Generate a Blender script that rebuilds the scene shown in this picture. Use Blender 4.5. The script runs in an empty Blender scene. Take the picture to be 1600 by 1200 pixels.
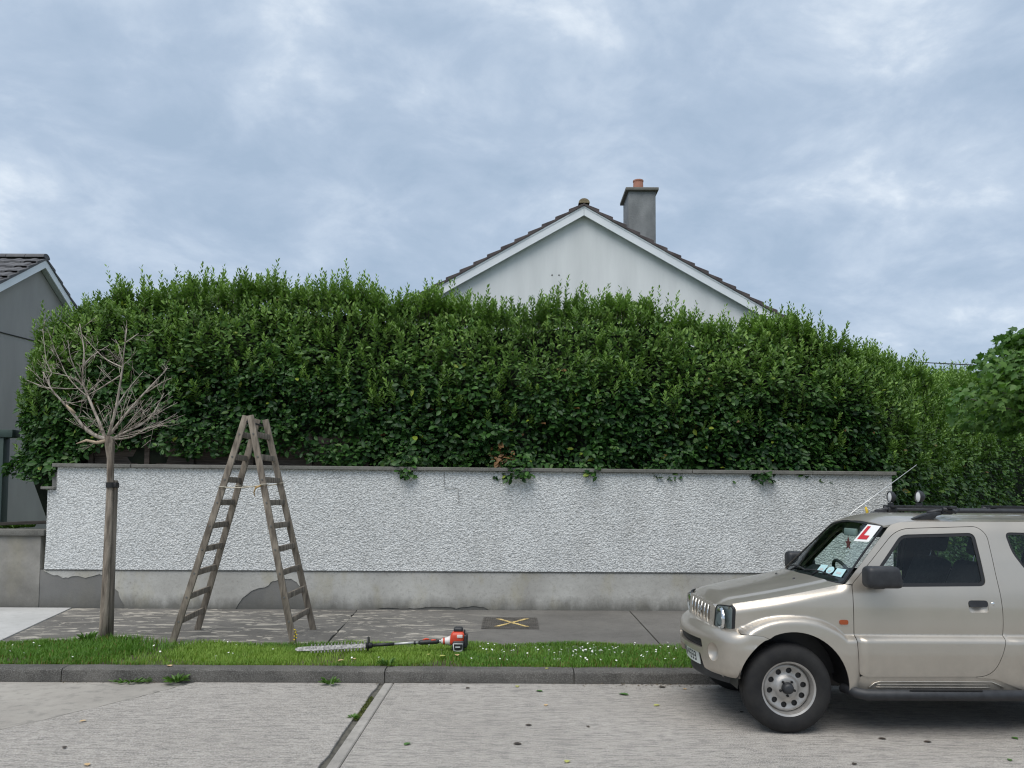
import bpy, bmesh, math, random
import numpy as np
from mathutils import Vector, Matrix
from mathutils.geometry import delaunay_2d_cdt
random.seed(7); rng = np.random.default_rng(11)
R = math.radians
scene = bpy.context.scene
C = scene.collection
# ------------------------------------------------------------------ camera
cd = bpy.data.cameras.new('camera'); cam = bpy.data.objects.new('camera', cd); C.objects.link(cam)
cd.sensor_width = 36.0; cd.lens = 36.0*1250/1600; cd.shift_y = 0.0716
cd.clip_start = 0.1; cd.clip_end = 2000
cam.matrix_world = Matrix.Translation((0, 0, 1.76)) @ Matrix.Rotation(R(93), 4, 'X') @ Matrix.Rotation(0.005, 4, 'Z')
scene.camera = cam
scene.render.engine = 'CYCLES'; scene.cycles.use_denoising = True; scene.cycles.filter_width = 1.2
scene.cycles.max_bounces = 8; scene.cycles.transparent_max_bounces = 12; scene.cycles.sample_clamp_indirect = 4.0
# ------------------------------------------------------------------ sky, sun, exposure
SUN_EL, SUN_AZ = R(63), R(208)          # azimuth clockwise from +Y
scene.view_settings.view_transform = 'Standard'; scene.view_settings.look = 'None'
scene.view_settings.gamma = 1.0; scene.view_settings.use_curve_mapping = False
scene.view_settings.exposure = 0.92
w = bpy.data.worlds.new('World'); scene.world = w; w.use_nodes = True
nt = w.node_tree; N = nt.nodes; L = nt.links; N.clear()
def nd(t, **k):
    n = N.new(t)
    for a, b in k.items(): setattr(n, a, b)
    return n
tc = nd('ShaderNodeTexCoord'); sep = nd('ShaderNodeSeparateXYZ'); L.new(tc.outputs['Generated'], sep.inputs[0])
mz = nd('ShaderNodeMath', operation='MAXIMUM'); L.new(sep.outputs['Z'], mz.inputs[0]); mz.inputs[1].default_value = 0.0
az = nd('ShaderNodeMath', operation='ADD'); L.new(mz.outputs[0], az.inputs[0]); az.inputs[1].default_value = 0.55
dv = nd('ShaderNodeVectorMath', operation='DIVIDE'); L.new(tc.outputs['Generated'], dv.inputs[0])
cb = nd('ShaderNodeCombineXYZ')
for i in range(3): L.new(az.outputs[0], cb.inputs[i])
L.new(cb.outputs[0], dv.inputs[1])
mp = nd('ShaderNodeMapping'); L.new(dv.outputs[0], mp.inputs[0])
mp.inputs['Location'].default_value = (3.1, 1.7, 0); mp.inputs['Rotation'].default_value = (0, R(24), R(-20)); mp.inputs['Scale'].default_value = (1.5, 1.5, 3.0)
n1 = nd('ShaderNodeTexNoise'); L.new(mp.outputs[0], n1.inputs['Vector'])
n1.inputs['Scale'].default_value = 4.0; n1.inputs['Detail'].default_value = 10; n1.inputs['Roughness'].default_value = 0.58; n1.inputs['Distortion'].default_value = 0.25
n2 = nd('ShaderNodeTexNoise'); L.new(mp.outputs[0], n2.inputs['Vector'])
n2.inputs['Scale'].default_value = 0.75; n2.inputs['Detail'].default_value = 4; n2.inputs['Roughness'].default_value = 0.5
ml = nd('ShaderNodeMath', operation='MULTIPLY_ADD'); L.new(n2.outputs[0], ml.inputs[0]); ml.inputs[1].default_value = 0.55; ml.inputs[2].default_value = -0.275
ad = nd('ShaderNodeMath', operation='ADD'); L.new(n1.outputs[0], ad.inputs[0]); L.new(ml.outputs[0], ad.inputs[1])
cr = nd('ShaderNodeValToRGB'); L.new(ad.outputs[0], cr.inputs[0])
e = cr.color_ramp.elements
e[0].position = 0.32; e[0].color = (0.222, 0.284, 0.366, 1)
e[1].position = 0.72; e[1].color = (0.445, 0.490, 0.540, 1)
q = e.new(0.46); q.color = (0.258, 0.318, 0.400, 1)
q = e.new(0.59); q.color = (0.318, 0.375, 0.450, 1)
sky = nd('ShaderNodeTexSky', sky_type='NISHITA'); sky.sun_disc = False
sky.sun_elevation = SUN_EL; sky.sun_rotation = SUN_AZ
b1 = nd('ShaderNodeBackground'); L.new(sky.outputs[0], b1.inputs[0]); b1.inputs[1].default_value = 0.05
b2 = nd('ShaderNodeBackground'); L.new(cr.outputs[0], b2.inputs[0]); b2.inputs[1].default_value = 1.0
mx = nd('ShaderNodeMixShader'); mx.inputs[0].default_value = 0.9
L.new(b1.outputs[0], mx.inputs[1]); L.new(b2.outputs[0], mx.inputs[2])
wo = nd('ShaderNodeOutputWorld'); L.new(mx.outputs[0], wo.inputs[0])
sd = bpy.data.lights.new('sun', 'SUN'); sd.energy = 1.5; sd.angle = R(55); sd.color = (1.0, 0.95, 0.88)
so = bpy.data.objects.new('sun', sd); C.objects.link(so)
sv = Vector((math.sin(SUN_AZ)*math.cos(SUN_EL), math.cos(SUN_AZ)*math.cos(SUN_EL), math.sin(SUN_EL)))
so.rotation_euler = (-sv).to_track_quat('-Z', 'Y').to_euler(); so.location = (0, -10, 30)

# ------------------------------------------------------------------ materials
def newmat(name):
    m = bpy.data.materials.new(name); m.use_nodes = True
    return m, m.node_tree.nodes, m.node_tree.links, m.node_tree.nodes['Principled BSDF']
def wpos(nodes, links, scale=(1, 1, 1)):
    g = nodes.new('ShaderNodeNewGeometry'); mpn = nodes.new('ShaderNodeMapping')
    links.new(g.outputs['Position'], mpn.inputs[0]); mpn.inputs['Scale'].default_value = scale
    return mpn.outputs[0]
def noise(nodes, links, vec, scale, detail=5, rough=0.55, dist=0.0):
    n = nodes.new('ShaderNodeTexNoise'); links.new(vec, n.inputs['Vector'])
    n.inputs['Scale'].default_value = scale; n.inputs['Detail'].default_value = detail
    n.inputs['Roughness'].default_value = rough; n.inputs['Distortion'].default_value = dist
    return n.outputs[0]
def ramp(nodes, links, fac, stops):
    r = nodes.new('ShaderNodeValToRGB'); links.new(fac, r.inputs[0]); el = r.color_ramp.elements
    el[0].position, el[0].color = stops[0][0], (*stops[0][1], 1)
    el[1].position, el[1].color = stops[-1][0], (*stops[-1][1], 1)
    for p, c in stops[1:-1]:
        x = el.new(p); x.color = (*c, 1)
    return r.outputs[0]
def framp(nodes, links, fac, a, b, v0=0.0, v1=1.0):
    r = nodes.new('ShaderNodeMapRange'); links.new(fac, r.inputs[0])
    r.inputs[1].default_value = a; r.inputs[2].default_value = b; r.inputs[3].default_value = v0; r.inputs[4].default_value = v1
    return r.outputs[0]
def mixc(nodes, links, fac, a, b, mode='MIX'):
    m = nodes.new('ShaderNodeMix'); m.data_type = 'RGBA'; m.blend_type = mode
    for s, v in ((0, fac), (6, a), (7, b)):
        if isinstance(v, (int, float)): m.inputs[s].default_value = v
        elif isinstance(v, tuple): m.inputs[s].default_value = (*v, 1)
        else: links.new(v, m.inputs[s])
    return m.outputs[2]
def math_(nodes, links, op, a, b=None):
    m = nodes.new('ShaderNodeMath'); m.operation = op
    for i, v in enumerate((a, b)):
        if v is None: continue
        if isinstance(v, (int, float)): m.inputs[i].default_value = v
        else: links.new(v, m.inputs[i])
    return m.outputs[0]
def bump(nodes, links, p, h, strength, dist):
    b = nodes.new('ShaderNodeBump'); links.new(h, b.inputs['Height']); b.inputs['Strength'].default_value = strength; b.inputs['Distance'].default_value = dist
    links.new(b.outputs[0], p.inputs['Normal']); return b
def MAT(name, c1, c2=None, scale=4, rough=0.85, metal=0, bmp=None, coat=0, spec=0.5, stretch=(1, 1, 1), lo=0.35, hi=0.65, det=6):
    m, n, l, p = newmat(name)
    p.inputs['Roughness'].default_value = rough; p.inputs['Metallic'].default_value = metal
    p.inputs['Specular IOR Level'].default_value = spec
    if coat: p.inputs['Coat Weight'].default_value = coat; p.inputs['Coat Roughness'].default_value = 0.08
    if c2:
        v = wpos(n, l, stretch)
        l.new(ramp(n, l, noise(n, l, v, scale, det), [(lo, c1), (hi, c2)]), p.inputs['Base Color'])
    else: p.inputs['Base Color'].default_value = (*c1, 1)
    if bmp:
        v = wpos(n, l, bmp[3] if len(bmp) > 3 else (1, 1, 1))
        bump(n, l, p, noise(n, l, v, bmp[0], 6), bmp[1], bmp[2])
    return m
M = {}
# ------------------------------------------------------------------ mesh helpers
ORG = {}
def org(o):
    while o is not None:
        if o.name in ORG: return ORG[o.name]
        o = o.parent
    return Vector((0, 0, 0))
def tag(o, label=None, cat=None, group=None, kind=None):
    if label: o['label'] = label
    if cat: o['category'] = cat
    if group: o['group'] = group
    if kind: o['kind'] = kind
    return o
def thing(name, label, cat, loc, group=None, local=False):
    o = bpy.data.objects.new(name, None); C.objects.link(o); o.location = loc; o.empty_display_size = 0.2
    ORG[o.name] = Vector((0, 0, 0)) if local else Vector(loc)
    return tag(o, label, cat, group)
def link(name, me, mat, parent=None):
    o = bpy.data.objects.new(name, me); C.objects.link(o)
    if mat is not None: me.materials.append(mat)
    if parent is not None: o.parent = parent
    return o
class B:
    def __init__(s): s.v = []; s.f = []
    def add(s, vs, fs):
        k = len(s.v); s.v += [tuple(a) for a in vs]; s.f += [tuple(i+k for i in f) for f in fs]; return s
    def box(s, x0, x1, y0, y1, z0, z1):
        return s.add([(x, y, z) for z in (z0, z1) for y in (y0, y1) for x in (x0, x1)],
                     [(0, 2, 3, 1), (4, 5, 7, 6), (0, 1, 5, 4), (2, 6, 7, 3), (0, 4, 6, 2), (1, 3, 7, 5)])
    def beam(s, p0, p1, a, b, up=(0, 0, 1), roll=0):
        p0 = Vector(p0); p1 = Vector(p1); d = (p1-p0).normalized(); up = Vector(up)
        x = d.cross(up).normalized(); y = x.cross(d).normalized()
        vs = [p+x*(i*a/2)+y*(j*b/2) for p in (p0, p1) for i, j in ((-1, -1), (1, -1), (1, 1), (-1, 1))]
        return s.add(vs, [(0, 1, 2, 3), (7, 6, 5, 4), (0, 4, 5, 1), (1, 5, 6, 2), (2, 6, 7, 3), (3, 7, 4, 0)])
    def tube(s, path, rad, n=8, cap=True):
        path = [Vector(p) for p in path]; m = len(path)
        if not hasattr(rad, '__len__'): rad = [rad]*m
        ref = Vector((0.13, 0.31, 0.94)); vs = []; fs = []
        for i, p in enumerate(path):
            d = (path[min(i+1, m-1)]-path[max(i-1, 0)]).normalized()
            x = d.cross(ref)
            if x.length < 0.1: x = d.cross(Vector((1, 0, 0)))
            x.normalize(); y = d.cross(x)
            for k in range(n):
                t = 2*math.pi*k/n; vs.append(p+(x*math.cos(t)+y*math.sin(t))*rad[i])
        for i in range(m-1):
            for k in range(n):
                a = i*n+k; b = i*n+(k+1) % n; fs.append((a, a+n, b+n, b))
        if cap: fs.append(tuple(range(n))); fs.append(tuple(range((m-1)*n, m*n))[::-1])
        return s.add(vs, fs)
    def lathe(s, prof, n=32, o=(0, 0, 0), ax='y', close=False):
        vs = []; fs = []; m = len(prof)
        for k in range(n):
            t = 2*math.pi*k/n; c, q = math.cos(t), math.sin(t)
            for r, h in prof:
                if ax == 'y': vs.append((o[0]+r*c, o[1]+h, o[2]+r*q))
                elif ax == 'z': vs.append((o[0]+r*c, o[1]+r*q, o[2]+h))
                else: vs.append((o[0]+h, o[1]+r*c, o[2]+r*q))
        for k in range(n):
            for i in range(m-1 + (1 if close else 0)):
                j = (i+1) % m; a = k*m; b = ((k+1) % n)*m
                fs.append((a+i, b+i, b+j, a+j))
        return s.add(vs, fs)
    def build(s, name, mat, parent=None, smooth=False, bevel=0, seg=2, ang=None, recalc=True):
        o_ = org(parent)
        me = bpy.data.meshes.new(name)
        me.from_pydata([(a-o_.x, b-o_.y, c-o_.z) for a, b, c in s.v], [], s.f)
        bm = bmesh.new(); bm.from_mesh(me)
        if recalc: bmesh.ops.recalc_face_normals(bm, faces=bm.faces)
        if bevel:
            es = [x for x in bm.edges if len(x.link_faces) == 2 and x.calc_face_angle(0) > 0.5]
            bmesh.ops.bevel(bm, geom=es, offset=bevel, segments=seg, profile=0.5, affect='EDGES')
        bm.to_mesh(me); bm.free()
        if smooth or bevel: me.shade_smooth()
        if ang or bevel: me.set_sharp_from_angle(angle=ang or R(35))
        return link(name, me, mat, parent)
def mesh_np(name, v, f, mat, parent=None, attrs=None, smooth=False):
    """v (n,3); f (m,k) faces of equal size; attrs: {name: per-face floats}"""
    o_ = org(parent); v = np.asarray(v, np.float32)-np.array([o_.x, o_.y, o_.z], np.float32); f = np.asarray(f, np.int32)
    me = bpy.data.meshes.new(name); k = f.shape[1]
    me.vertices.add(len(v)); me.vertices.foreach_set('co', v.ravel())
    me.loops.add(f.size); me.loops.foreach_set('vertex_index', f.ravel())
    me.polygons.add(len(f)); me.polygons.foreach_set('loop_start', np.arange(0, f.size, k, dtype=np.int32))
    me.update(calc_edges=True)
    if smooth: me.polygons.foreach_set('use_smooth', np.ones(len(f), bool))
    for a, d in (attrs or {}).items():
        me.attributes.new(a, 'FLOAT', 'FACE').data.foreach_set('value', np.asarray(d, np.float32))
    me.validate(); me.update()
    return link(name, me, mat, parent)
# value noise in numpy
def _h(i, j, k, s):
    n = (i*374761393 + j*668265263 + k*2147483647 + s*1274126177).astype(np.int64)
    n = (n ^ (n >> 13))*1274126177; n = n ^ (n >> 16)
    return (n & 0xffffff).astype(np.float64)/0xffffff
def vnoise(x, y, z=0.0, seed=0):
    x, y, z = np.broadcast_arrays(np.asarray(x, float), np.asarray(y, float), np.asarray(z, float))
    i, j, k = np.floor(x).astype(np.int64), np.floor(y).astype(np.int64), np.floor(z).astype(np.int64)
    fx, fy, fz = x-i, y-j, z-k
    fx, fy, fz = [t*t*(3-2*t) for t in (fx, fy, fz)]
    r = 0
    for a in (0, 1):
        for b in (0, 1):
            for c in (0, 1):
                r = r + _h(i+a, j+b, k+c, seed)*(fx if a else 1-fx)*(fy if b else 1-fy)*(fz if c else 1-fz)
    return r
def fbm(x, y, z=0.0, seed=0, o=4):
    r = 0; a = 0.5; t = 0
    for q in range(o):
        r = r+a*vnoise(np.asarray(x)*2**q, np.asarray(y)*2**q, np.asarray(z)*2**q, seed+q); t += a; a *= 0.5
    return r/t
def sstep(a, b, x):
    t = np.clip((np.asarray(x, float)-a)/(b-a), 0, 1); return t*t*(3-2*t)
def leaf_mesh(name, pos, axis, nrm, ln, wd, mat, parent, tint, young=None, fold=0.12, droop=0.1):
    """many folded leaves, six corners each"""
    axis = axis/np.linalg.norm(axis, axis=1, keepdims=True)
    side = np.cross(axis, nrm); side /= np.linalg.norm(side, axis=1, keepdims=True)+1e-9
    nr = np.cross(side, axis); ln = ln[:, None]; wd = wd[:, None]; n = len(pos)
    base = pos; tip = pos+axis*ln-nr*ln*droop
    l1 = pos+axis*ln*.30-side*wd*.46+nr*wd*fold; l2 = pos+axis*ln*.70-side*wd*.42+nr*wd*(fold-.06)
    r1 = pos+axis*ln*.30+side*wd*.46+nr*wd*fold; r2 = pos+axis*ln*.70+side*wd*.42+nr*wd*(fold-.06)
    v = np.stack([base, l1, l2, tip, r2, r1], 1).reshape(-1, 3)
    k = (np.arange(n)*6)[:, None]
    f = np.stack([k+np.array([[0, 3, 2, 1]]), k+np.array([[0, 5, 4, 3]])], 1).reshape(-1, 4)
    at = {'tint': np.repeat(tint, 2)}
    if young is not None: at['young'] = np.repeat(young, 2)
    return mesh_np(name, v, f, mat, parent, at)
def leafmat(name, dark, light, youngc, rough=0.42, trans=0.22, spec=0.45):
    m, n, l, p = newmat(name)
    a = n.new('ShaderNodeAttribute'); a.attribute_name = 'tint'
    y = n.new('ShaderNodeAttribute'); y.attribute_name = 'young'
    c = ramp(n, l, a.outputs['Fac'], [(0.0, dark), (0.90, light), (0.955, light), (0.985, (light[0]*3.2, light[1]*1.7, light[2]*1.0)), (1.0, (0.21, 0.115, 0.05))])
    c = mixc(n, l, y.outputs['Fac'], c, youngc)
    l.new(c, p.inputs['Base Color']); p.inputs['Roughness'].default_value = rough; p.inputs['Specular IOR Level'].default_value = spec
    t = n.new('ShaderNodeBsdfTranslucent'); tcx = mixc(n, l, 1.0, c, (1.2, 1.35, 0.6), 'MULTIPLY'); l.new(tcx, t.inputs[0])
    mxs = n.new('ShaderNodeMixShader'); mxs.inputs[0].default_value = trans
    l.new(p.outputs[0], mxs.inputs[1]); l.new(t.outputs[0], mxs.inputs[2]); l.new(mxs.outputs[0], n['Material Output'].inputs[0])
    return m
# ------------------------------------------------------------------ setting: ground, road, kerb, pavement, verge
def road_material():
    m, n, l, p = newmat('brushed_concrete')
    v = wpos(n, l); vs = wpos(n, l, (4.0, 30, 1)); vf = wpos(n, l, (13.0, 75, 1))
    big = noise(n, l, v, 0.9, 5); mid = noise(n, l, v, 9, 6, 0.65); fine = noise(n, l, v, 95, 3, 0.75)
    tine = noise(n, l, vs, 1.0, 3, 0.6, 0.2); tine2 = noise(n, l, vf, 1.0, 2, 0.5)
    c = ramp(n, l, big, [(0.3, (0.325, 0.300, 0.268)), (0.7, (0.425, 0.395, 0.358))])
    c = mixc(n, l, framp(n, l, mid, 0.35, 0.75, 0, 0.5), c, (0.245, 0.226, 0.20))
    lines = math_(n, l, 'MULTIPLY', framp(n, l, tine, 0.50, 0.40), framp(n, l, mid, 0.30, 0.52))
    c = mixc(n, l, math_(n, l, 'MULTIPLY', lines, 0.55), c, (0.10, 0.096, 0.09))
    lines2 = framp(n, l, tine2, 0.50, 0.38, 0, 0.62)
    c = mixc(n, l, lines2, c, (0.14, 0.135, 0.126))
    c = mixc(n, l, framp(n, l, fine, 0.46, 0.62, 0.0, 0.60), c, (0.60, 0.57, 0.53))
    c = mixc(n, l, framp(n, l, noise(n, l, v, 80, 3, 0.75), 0.44, 0.32, 0.0, 0.65), c, (0.12, 0.11, 0.10))
    l.new(c, p.inputs['Base Color']); p.inputs['Roughness'].default_value = 0.92; p.inputs['Specular IOR Level'].default_value = 0.25
    h = math_(n, l, 'ADD', math_(n, l, 'MULTIPLY', tine2, 0.7), math_(n, l, 'ADD', math_(n, l, 'MULTIPLY', tine, 0.7), math_(n, l, 'MULTIPLY', fine, 0.35)))
    bump(n, l, p, h, 0.9, 0.018)
    return m
M['road'] = road_material()
def smooth_conc(name, a, b, c=(0.10, 0.098, 0.09), sp=0.35):
    m, n, l, p = newmat(name)
    v = wpos(n, l)
    col = ramp(n, l, noise(n, l, v, 1.3, 6, 0.62), [(0.32, a), (0.68, b)])
    col = mixc(n, l, framp(n, l, noise(n, l, v, 7, 6, 0.7), 0.50, 0.78, 0, 0.7), col, c)
    col = mixc(n, l, framp(n, l, noise(n, l, v, 120, 3, 0.7), 0.45, 0.8, 0, sp), col, (0.5, 0.49, 0.47))
    l.new(col, p.inputs['Base Color']); p.inputs['Roughness'].default_value = 0.9; p.inputs['Specular IOR Level'].default_value = 0.25
    bump(n, l, p, noise(n, l, v, 60, 6, 0.7), 0.4, 0.01)
    return m
M['road_patch'] = smooth_conc('worn_concrete', (0.27, 0.25, 0.222), (0.38, 0.355, 0.315))
M['road_edge'] = smooth_conc('trowelled_concrete', (0.27, 0.253, 0.23), (0.37, 0.348, 0.315))
M['kerb'] = smooth_conc('weathered_kerb_concrete', (0.050, 0.048, 0.044), (0.118, 0.111, 0.100), (0.020, 0.0195, 0.018), 0.40)
M['drive'] = smooth_conc('pale_concrete', (0.40, 0.40, 0.39), (0.50, 0.50, 0.49), (0.34, 0.34, 0.33), 0.2)
M['soil'] = MAT('soil', (0.05, 0.04, 0.025), (0.09, 0.075, 0.045), 6, 0.95, bmp=(40, 0.6, 0.02))
M['lawn'] = MAT('rough_grass_ground', (0.05, 0.09, 0.025), (0.09, 0.13, 0.04), 3, 0.95, bmp=(30, 0.6, 0.05))
M['dirt'] = MAT('joint_dirt', (0.06, 0.057, 0.048), (0.13, 0.122, 0.10), 14, 0.95)
def pave_material():
    m, n, l, p = newmat('old_pavement_concrete')
    v = wpos(n, l); vs = wpos(n, l, (1.6, 5.0, 1))
    col = ramp(n, l, noise(n, l, v, 1.1, 6, 0.6), [(0.32, (0.110, 0.105, 0.097)), (0.70, (0.172, 0.164, 0.151))])
    col = mixc(n, l, framp(n, l, noise(n, l, v, 10, 6, 0.7), 0.5, 0.8, 0, 0.6), col, (0.075, 0.073, 0.068))
    col = mixc(n, l, framp(n, l, noise(n, l, v, 120, 3, 0.7), 0.5, 0.8, 0, 0.35), col, (0.33, 0.32, 0.30))
    # flaked pale skin of the old surface, left of the cover
    flk = noise(n, l, vs, 1.9, 8, 0.66, 0.9)
    sx = n.new('ShaderNodeSeparateXYZ'); g = n.new('ShaderNodeNewGeometry'); l.new(g.outputs['Position'], sx.inputs[0])
    reg = math_(n, l, 'ADD', sx.outputs[0], math_(n, l, 'MULTIPLY', noise(n, l, v, 0.8, 3), 2.0))
    f = math_(n, l, 'MULTIPLY', framp(n, l, flk, 0.545, 0.575), framp(n, l, reg, 0.6, -0.2))
    col = mixc(n, l, math_(n, l, 'MULTIPLY', f, 0.85), col, (0.44, 0.41, 0.355))
    l.new(col, p.inputs['Base Color']); p.inputs['Roughness'].default_value = 0.92; p.inputs['Specular IOR Level'].default_value = 0.22
    h = math_(n, l, 'ADD', noise(n, l, v, 45, 6, 0.7), math_(n, l, 'MULTIPLY', f, 0.6))
    bump(n, l, p, h, 0.5, 0.012)
    return m
M['pave'] = pave_material()

def sheet(name, pts, z, mat, parent=None, zf=None):
    b = B(); b.add([(x, y, zf(x, y) if zf else z) for x, y in pts], [tuple(range(len(pts)))])
    return b.build(name, mat, parent, recalc=False)
g = sheet('ground', [(-400, -400), (400, -400), (400, 600), (-400, 600)], -0.06, M['lawn']); tag(g, kind='structure')
KY = 7.77      # kerb face
road = B().box(-60, 60, -3.0, KY, -0.2, -0.022).build('road', M['dirt']); tag(road, kind='structure')
def slab(name, pts, top, th, mat, parent, bevel=0.008):
    b = B(); n = len(pts)
    b.add([(x, y, top) for x, y in pts]+[(x, y, top-th) for x, y in pts],
          [tuple(range(n)), tuple(range(n, 2*n))[::-1]]+[(i, i+n, (i+1) % n+n, (i+1) % n) for i in range(n)])
    return b.build(name, mat, parent, bevel=bevel, seg=1)
J = -1.235; gp = 0.012
def wob(pts, n=14, a=0.012, seed=1):
    out = []
    for (x0, y0), (x1, y1) in zip(pts[:-1], pts[1:]):
        for i in range(n):
            t = i/n; d = (random.random()-.5)*2*a
            L_ = math.hypot(x1-x0, y1-y0); nx, ny = -(y1-y0)/L_, (x1-x0)/L_
            out.append((x0+(x1-x0)*t+nx*d*(i > 0), y0+(y1-y0)*t+ny*d*(i > 0)))
    out.append(pts[-1]); return out
ky = KY-0.012
slab('road_slab', [(J+0.115, -3), (7.78, -3), (7.78, ky), (J+0.115, ky)], 0.0, 0.05, M['road'], road)
slab('slab_edge', [(J+0.022, -3), (J+0.108, -3), (J+0.108, ky), (J+0.022, ky)], -0.002, 0.05, M['road_edge'], road)
diag = wob([(-3.02, ky), (-3.30, 7.15), (-3.87, 6.15), (-4.6, 4.9), (-5.73, 3.0)], 10, 0.012)
slab('road_slab', wob([(J-0.02, -3), (J-0.026, ky)], 60, 0.010)+diag+[(-5.73, -3)], -0.003, 0.05, M['road'], road, 0.004)
fj = B(); nn = len(diag)
fj.add([(x+0.012, y, -0.0105) for x, y in diag]+[(x-0.05, y, -0.0105) for x, y in diag], [(i, i+1, i+1+nn, i+nn) for i in range(nn-1)]); fj.build('joint_filler', MAT('dark_joint_filler', (0.05, 0.046, 0.04), (0.10, 0.093, 0.08), 20, 0.95), road)
slab('road_slab', [(x-0.030, y) for x, y in diag[::-1]]+[(-5.746, -3)][:0]+[(-5.746, ky)], -0.009, 0.05, M['road_patch'], road, 0.004)
for a, b_ in ((7.80, 12.3), (12.32, 40), (-10.2, -5.752), (-40, -10.22)):
    slab('road_slab', [(a, -3), (b_, -3), (b_, ky), (a, ky)], 0.0, 0.05, M['road'], road)
# moss in the joint
mb = []
moss_n = 2600
my = rng.uniform(4.0, 7.7, moss_n); keep = vnoise(my*1.6, 0*my, 0, 5) > 0.50; my = my[keep]
mxx = J-0.004+rng.normal(0, 0.011, len(my))
mp_ = np.stack([mxx, my, np.full(len(my), -0.016)], 1); ma = rng.normal(0, 0.6, (len(my), 3)); ma[:, 2] = 0.8
M['moss'] = leafmat('moss_green', (0.06, 0.075, 0.02), (0.15, 0.17, 0.05), (0.2, 0.22, 0.06), 0.8, 0.1, 0.2)
mo = leaf_mesh('moss', mp_, ma, rng.normal(0, 1, (len(my), 3)), rng.uniform(0.01, 0.028, len(my)), rng.uniform(0.004, 0.009, len(my)), M['moss'], None, rng.random(len(my))*.9)
tag(mo, 'tufts of green moss growing along the road joint', 'moss', kind='stuff')

kerb = B().box(-60, 60, KY+0.01, KY+0.17, -0.3, 0.06).build('kerb', M['dirt']); tag(kerb, kind='structure')
def kerb_mesh(x0, x1, dz):
    n = 60; prof = [(KY-0.004, -0.05), (KY, 0.085), (KY+0.006, 0.104), (KY+0.022, 0.115), (KY+0.09, 0.118), (KY+0.20, 0.116), (KY+0.205, 0.0)]
    b = B(); vs = []; fs = []; m = len(prof)
    for i in range(n+1):
        x = x0+(x1-x0)*i/n
        for k, (y, z) in enumerate(prof):
            j = (float(fbm(x*9, y*40, z*40, 3, 3))-.5)*0.030*(k in (1, 2, 3, 4))
            vs.append((x, y+j, z+dz+j*0.7))
    for i in range(n):
        for k in range(m-1): fs.append((i*m+k, (i+1)*m+k, (i+1)*m+k+1, i*m+k+1))
    fs.append(tuple(range(m))); fs.append(tuple(range(n*m, n*m+m))[::-1])
    b.add(vs, fs); o = b.build('kerb_stone', M['kerb'], kerb, smooth=True, ang=R(40))
kx = [-12, -10.2, -8.4, -6.6, -4.31, -1.21, 0.605, 2.42, 4.24, 6.06, 7.9, 9.7, 11.5]
for a, b_ in zip(kx[:-1], kx[1:]): kerb_mesh(a+0.005, b_-0.005, random.uniform(-0.004, 0.004))
kerb_mesh(-60, -12.005, 0); kerb_mesh(11.505, 60, 0)

# pavement, rising slightly towards the wall
PZ = lambda x, y: 0.125+0.012*(y-9.1)
pav = B().box(-60, 60, 9.0, 11.66, -0.3, 0.10).build('pavement', M['dirt']); tag(pav, kind='structure')
def pslab(pts, mat, dz=0.0, nm='pavement_slab'):
    n = len(pts); b = B()
    b.add([(x, y, PZ(x, y)+dz) for x, y in pts]+[(x, y, 0.05) for x, y in pts],
          [tuple(range(n)), tuple(range(n, 2*n))[::-1]]+[(i, i+n, (i+1) % n+n, (i+1) % n) for i in range(n)])
    return b.build(nm, mat, pav, bevel=0.005, seg=1)
WB = 11.69
edge = [(-6.36, WB), (-6.10, 10.5), (-5.80, 9.2), (-5.78, 9.0)]
pslab([(-2.06, 9.0), (1.685, 9.0), (1.705, WB), (-2.22, WB)], M['pave'])
crk = wob([(-2.235, WB), (-2.075, 9.0)], 16, 0.02)
pslab(crk+[(x, y) for x, y in edge[::-1]], M['pave'], -0.004)
pslab([(1.70, 9.0), (5.2, 9.0), (5.2, WB), (1.72, WB)], M['pave'], 0.002)
pslab([(5.215, 9.0), (9.2, 9.0), (9.2, WB), (5.215, WB)], M['pave'])
pslab([(9.215, 9.0), (30, 9.0), (30, WB), (9.215, WB)], M['pave'])
pslab([(x-0.012, y) for x, y in edge]+[(-11, 9.0), (-11, WB)], M['drive'], 0.004, 'driveway_slab')
pslab([(-40, 9.0), (-11.02, 9.0), (-11.02, WB), (-40, WB)], M['pave'])

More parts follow.
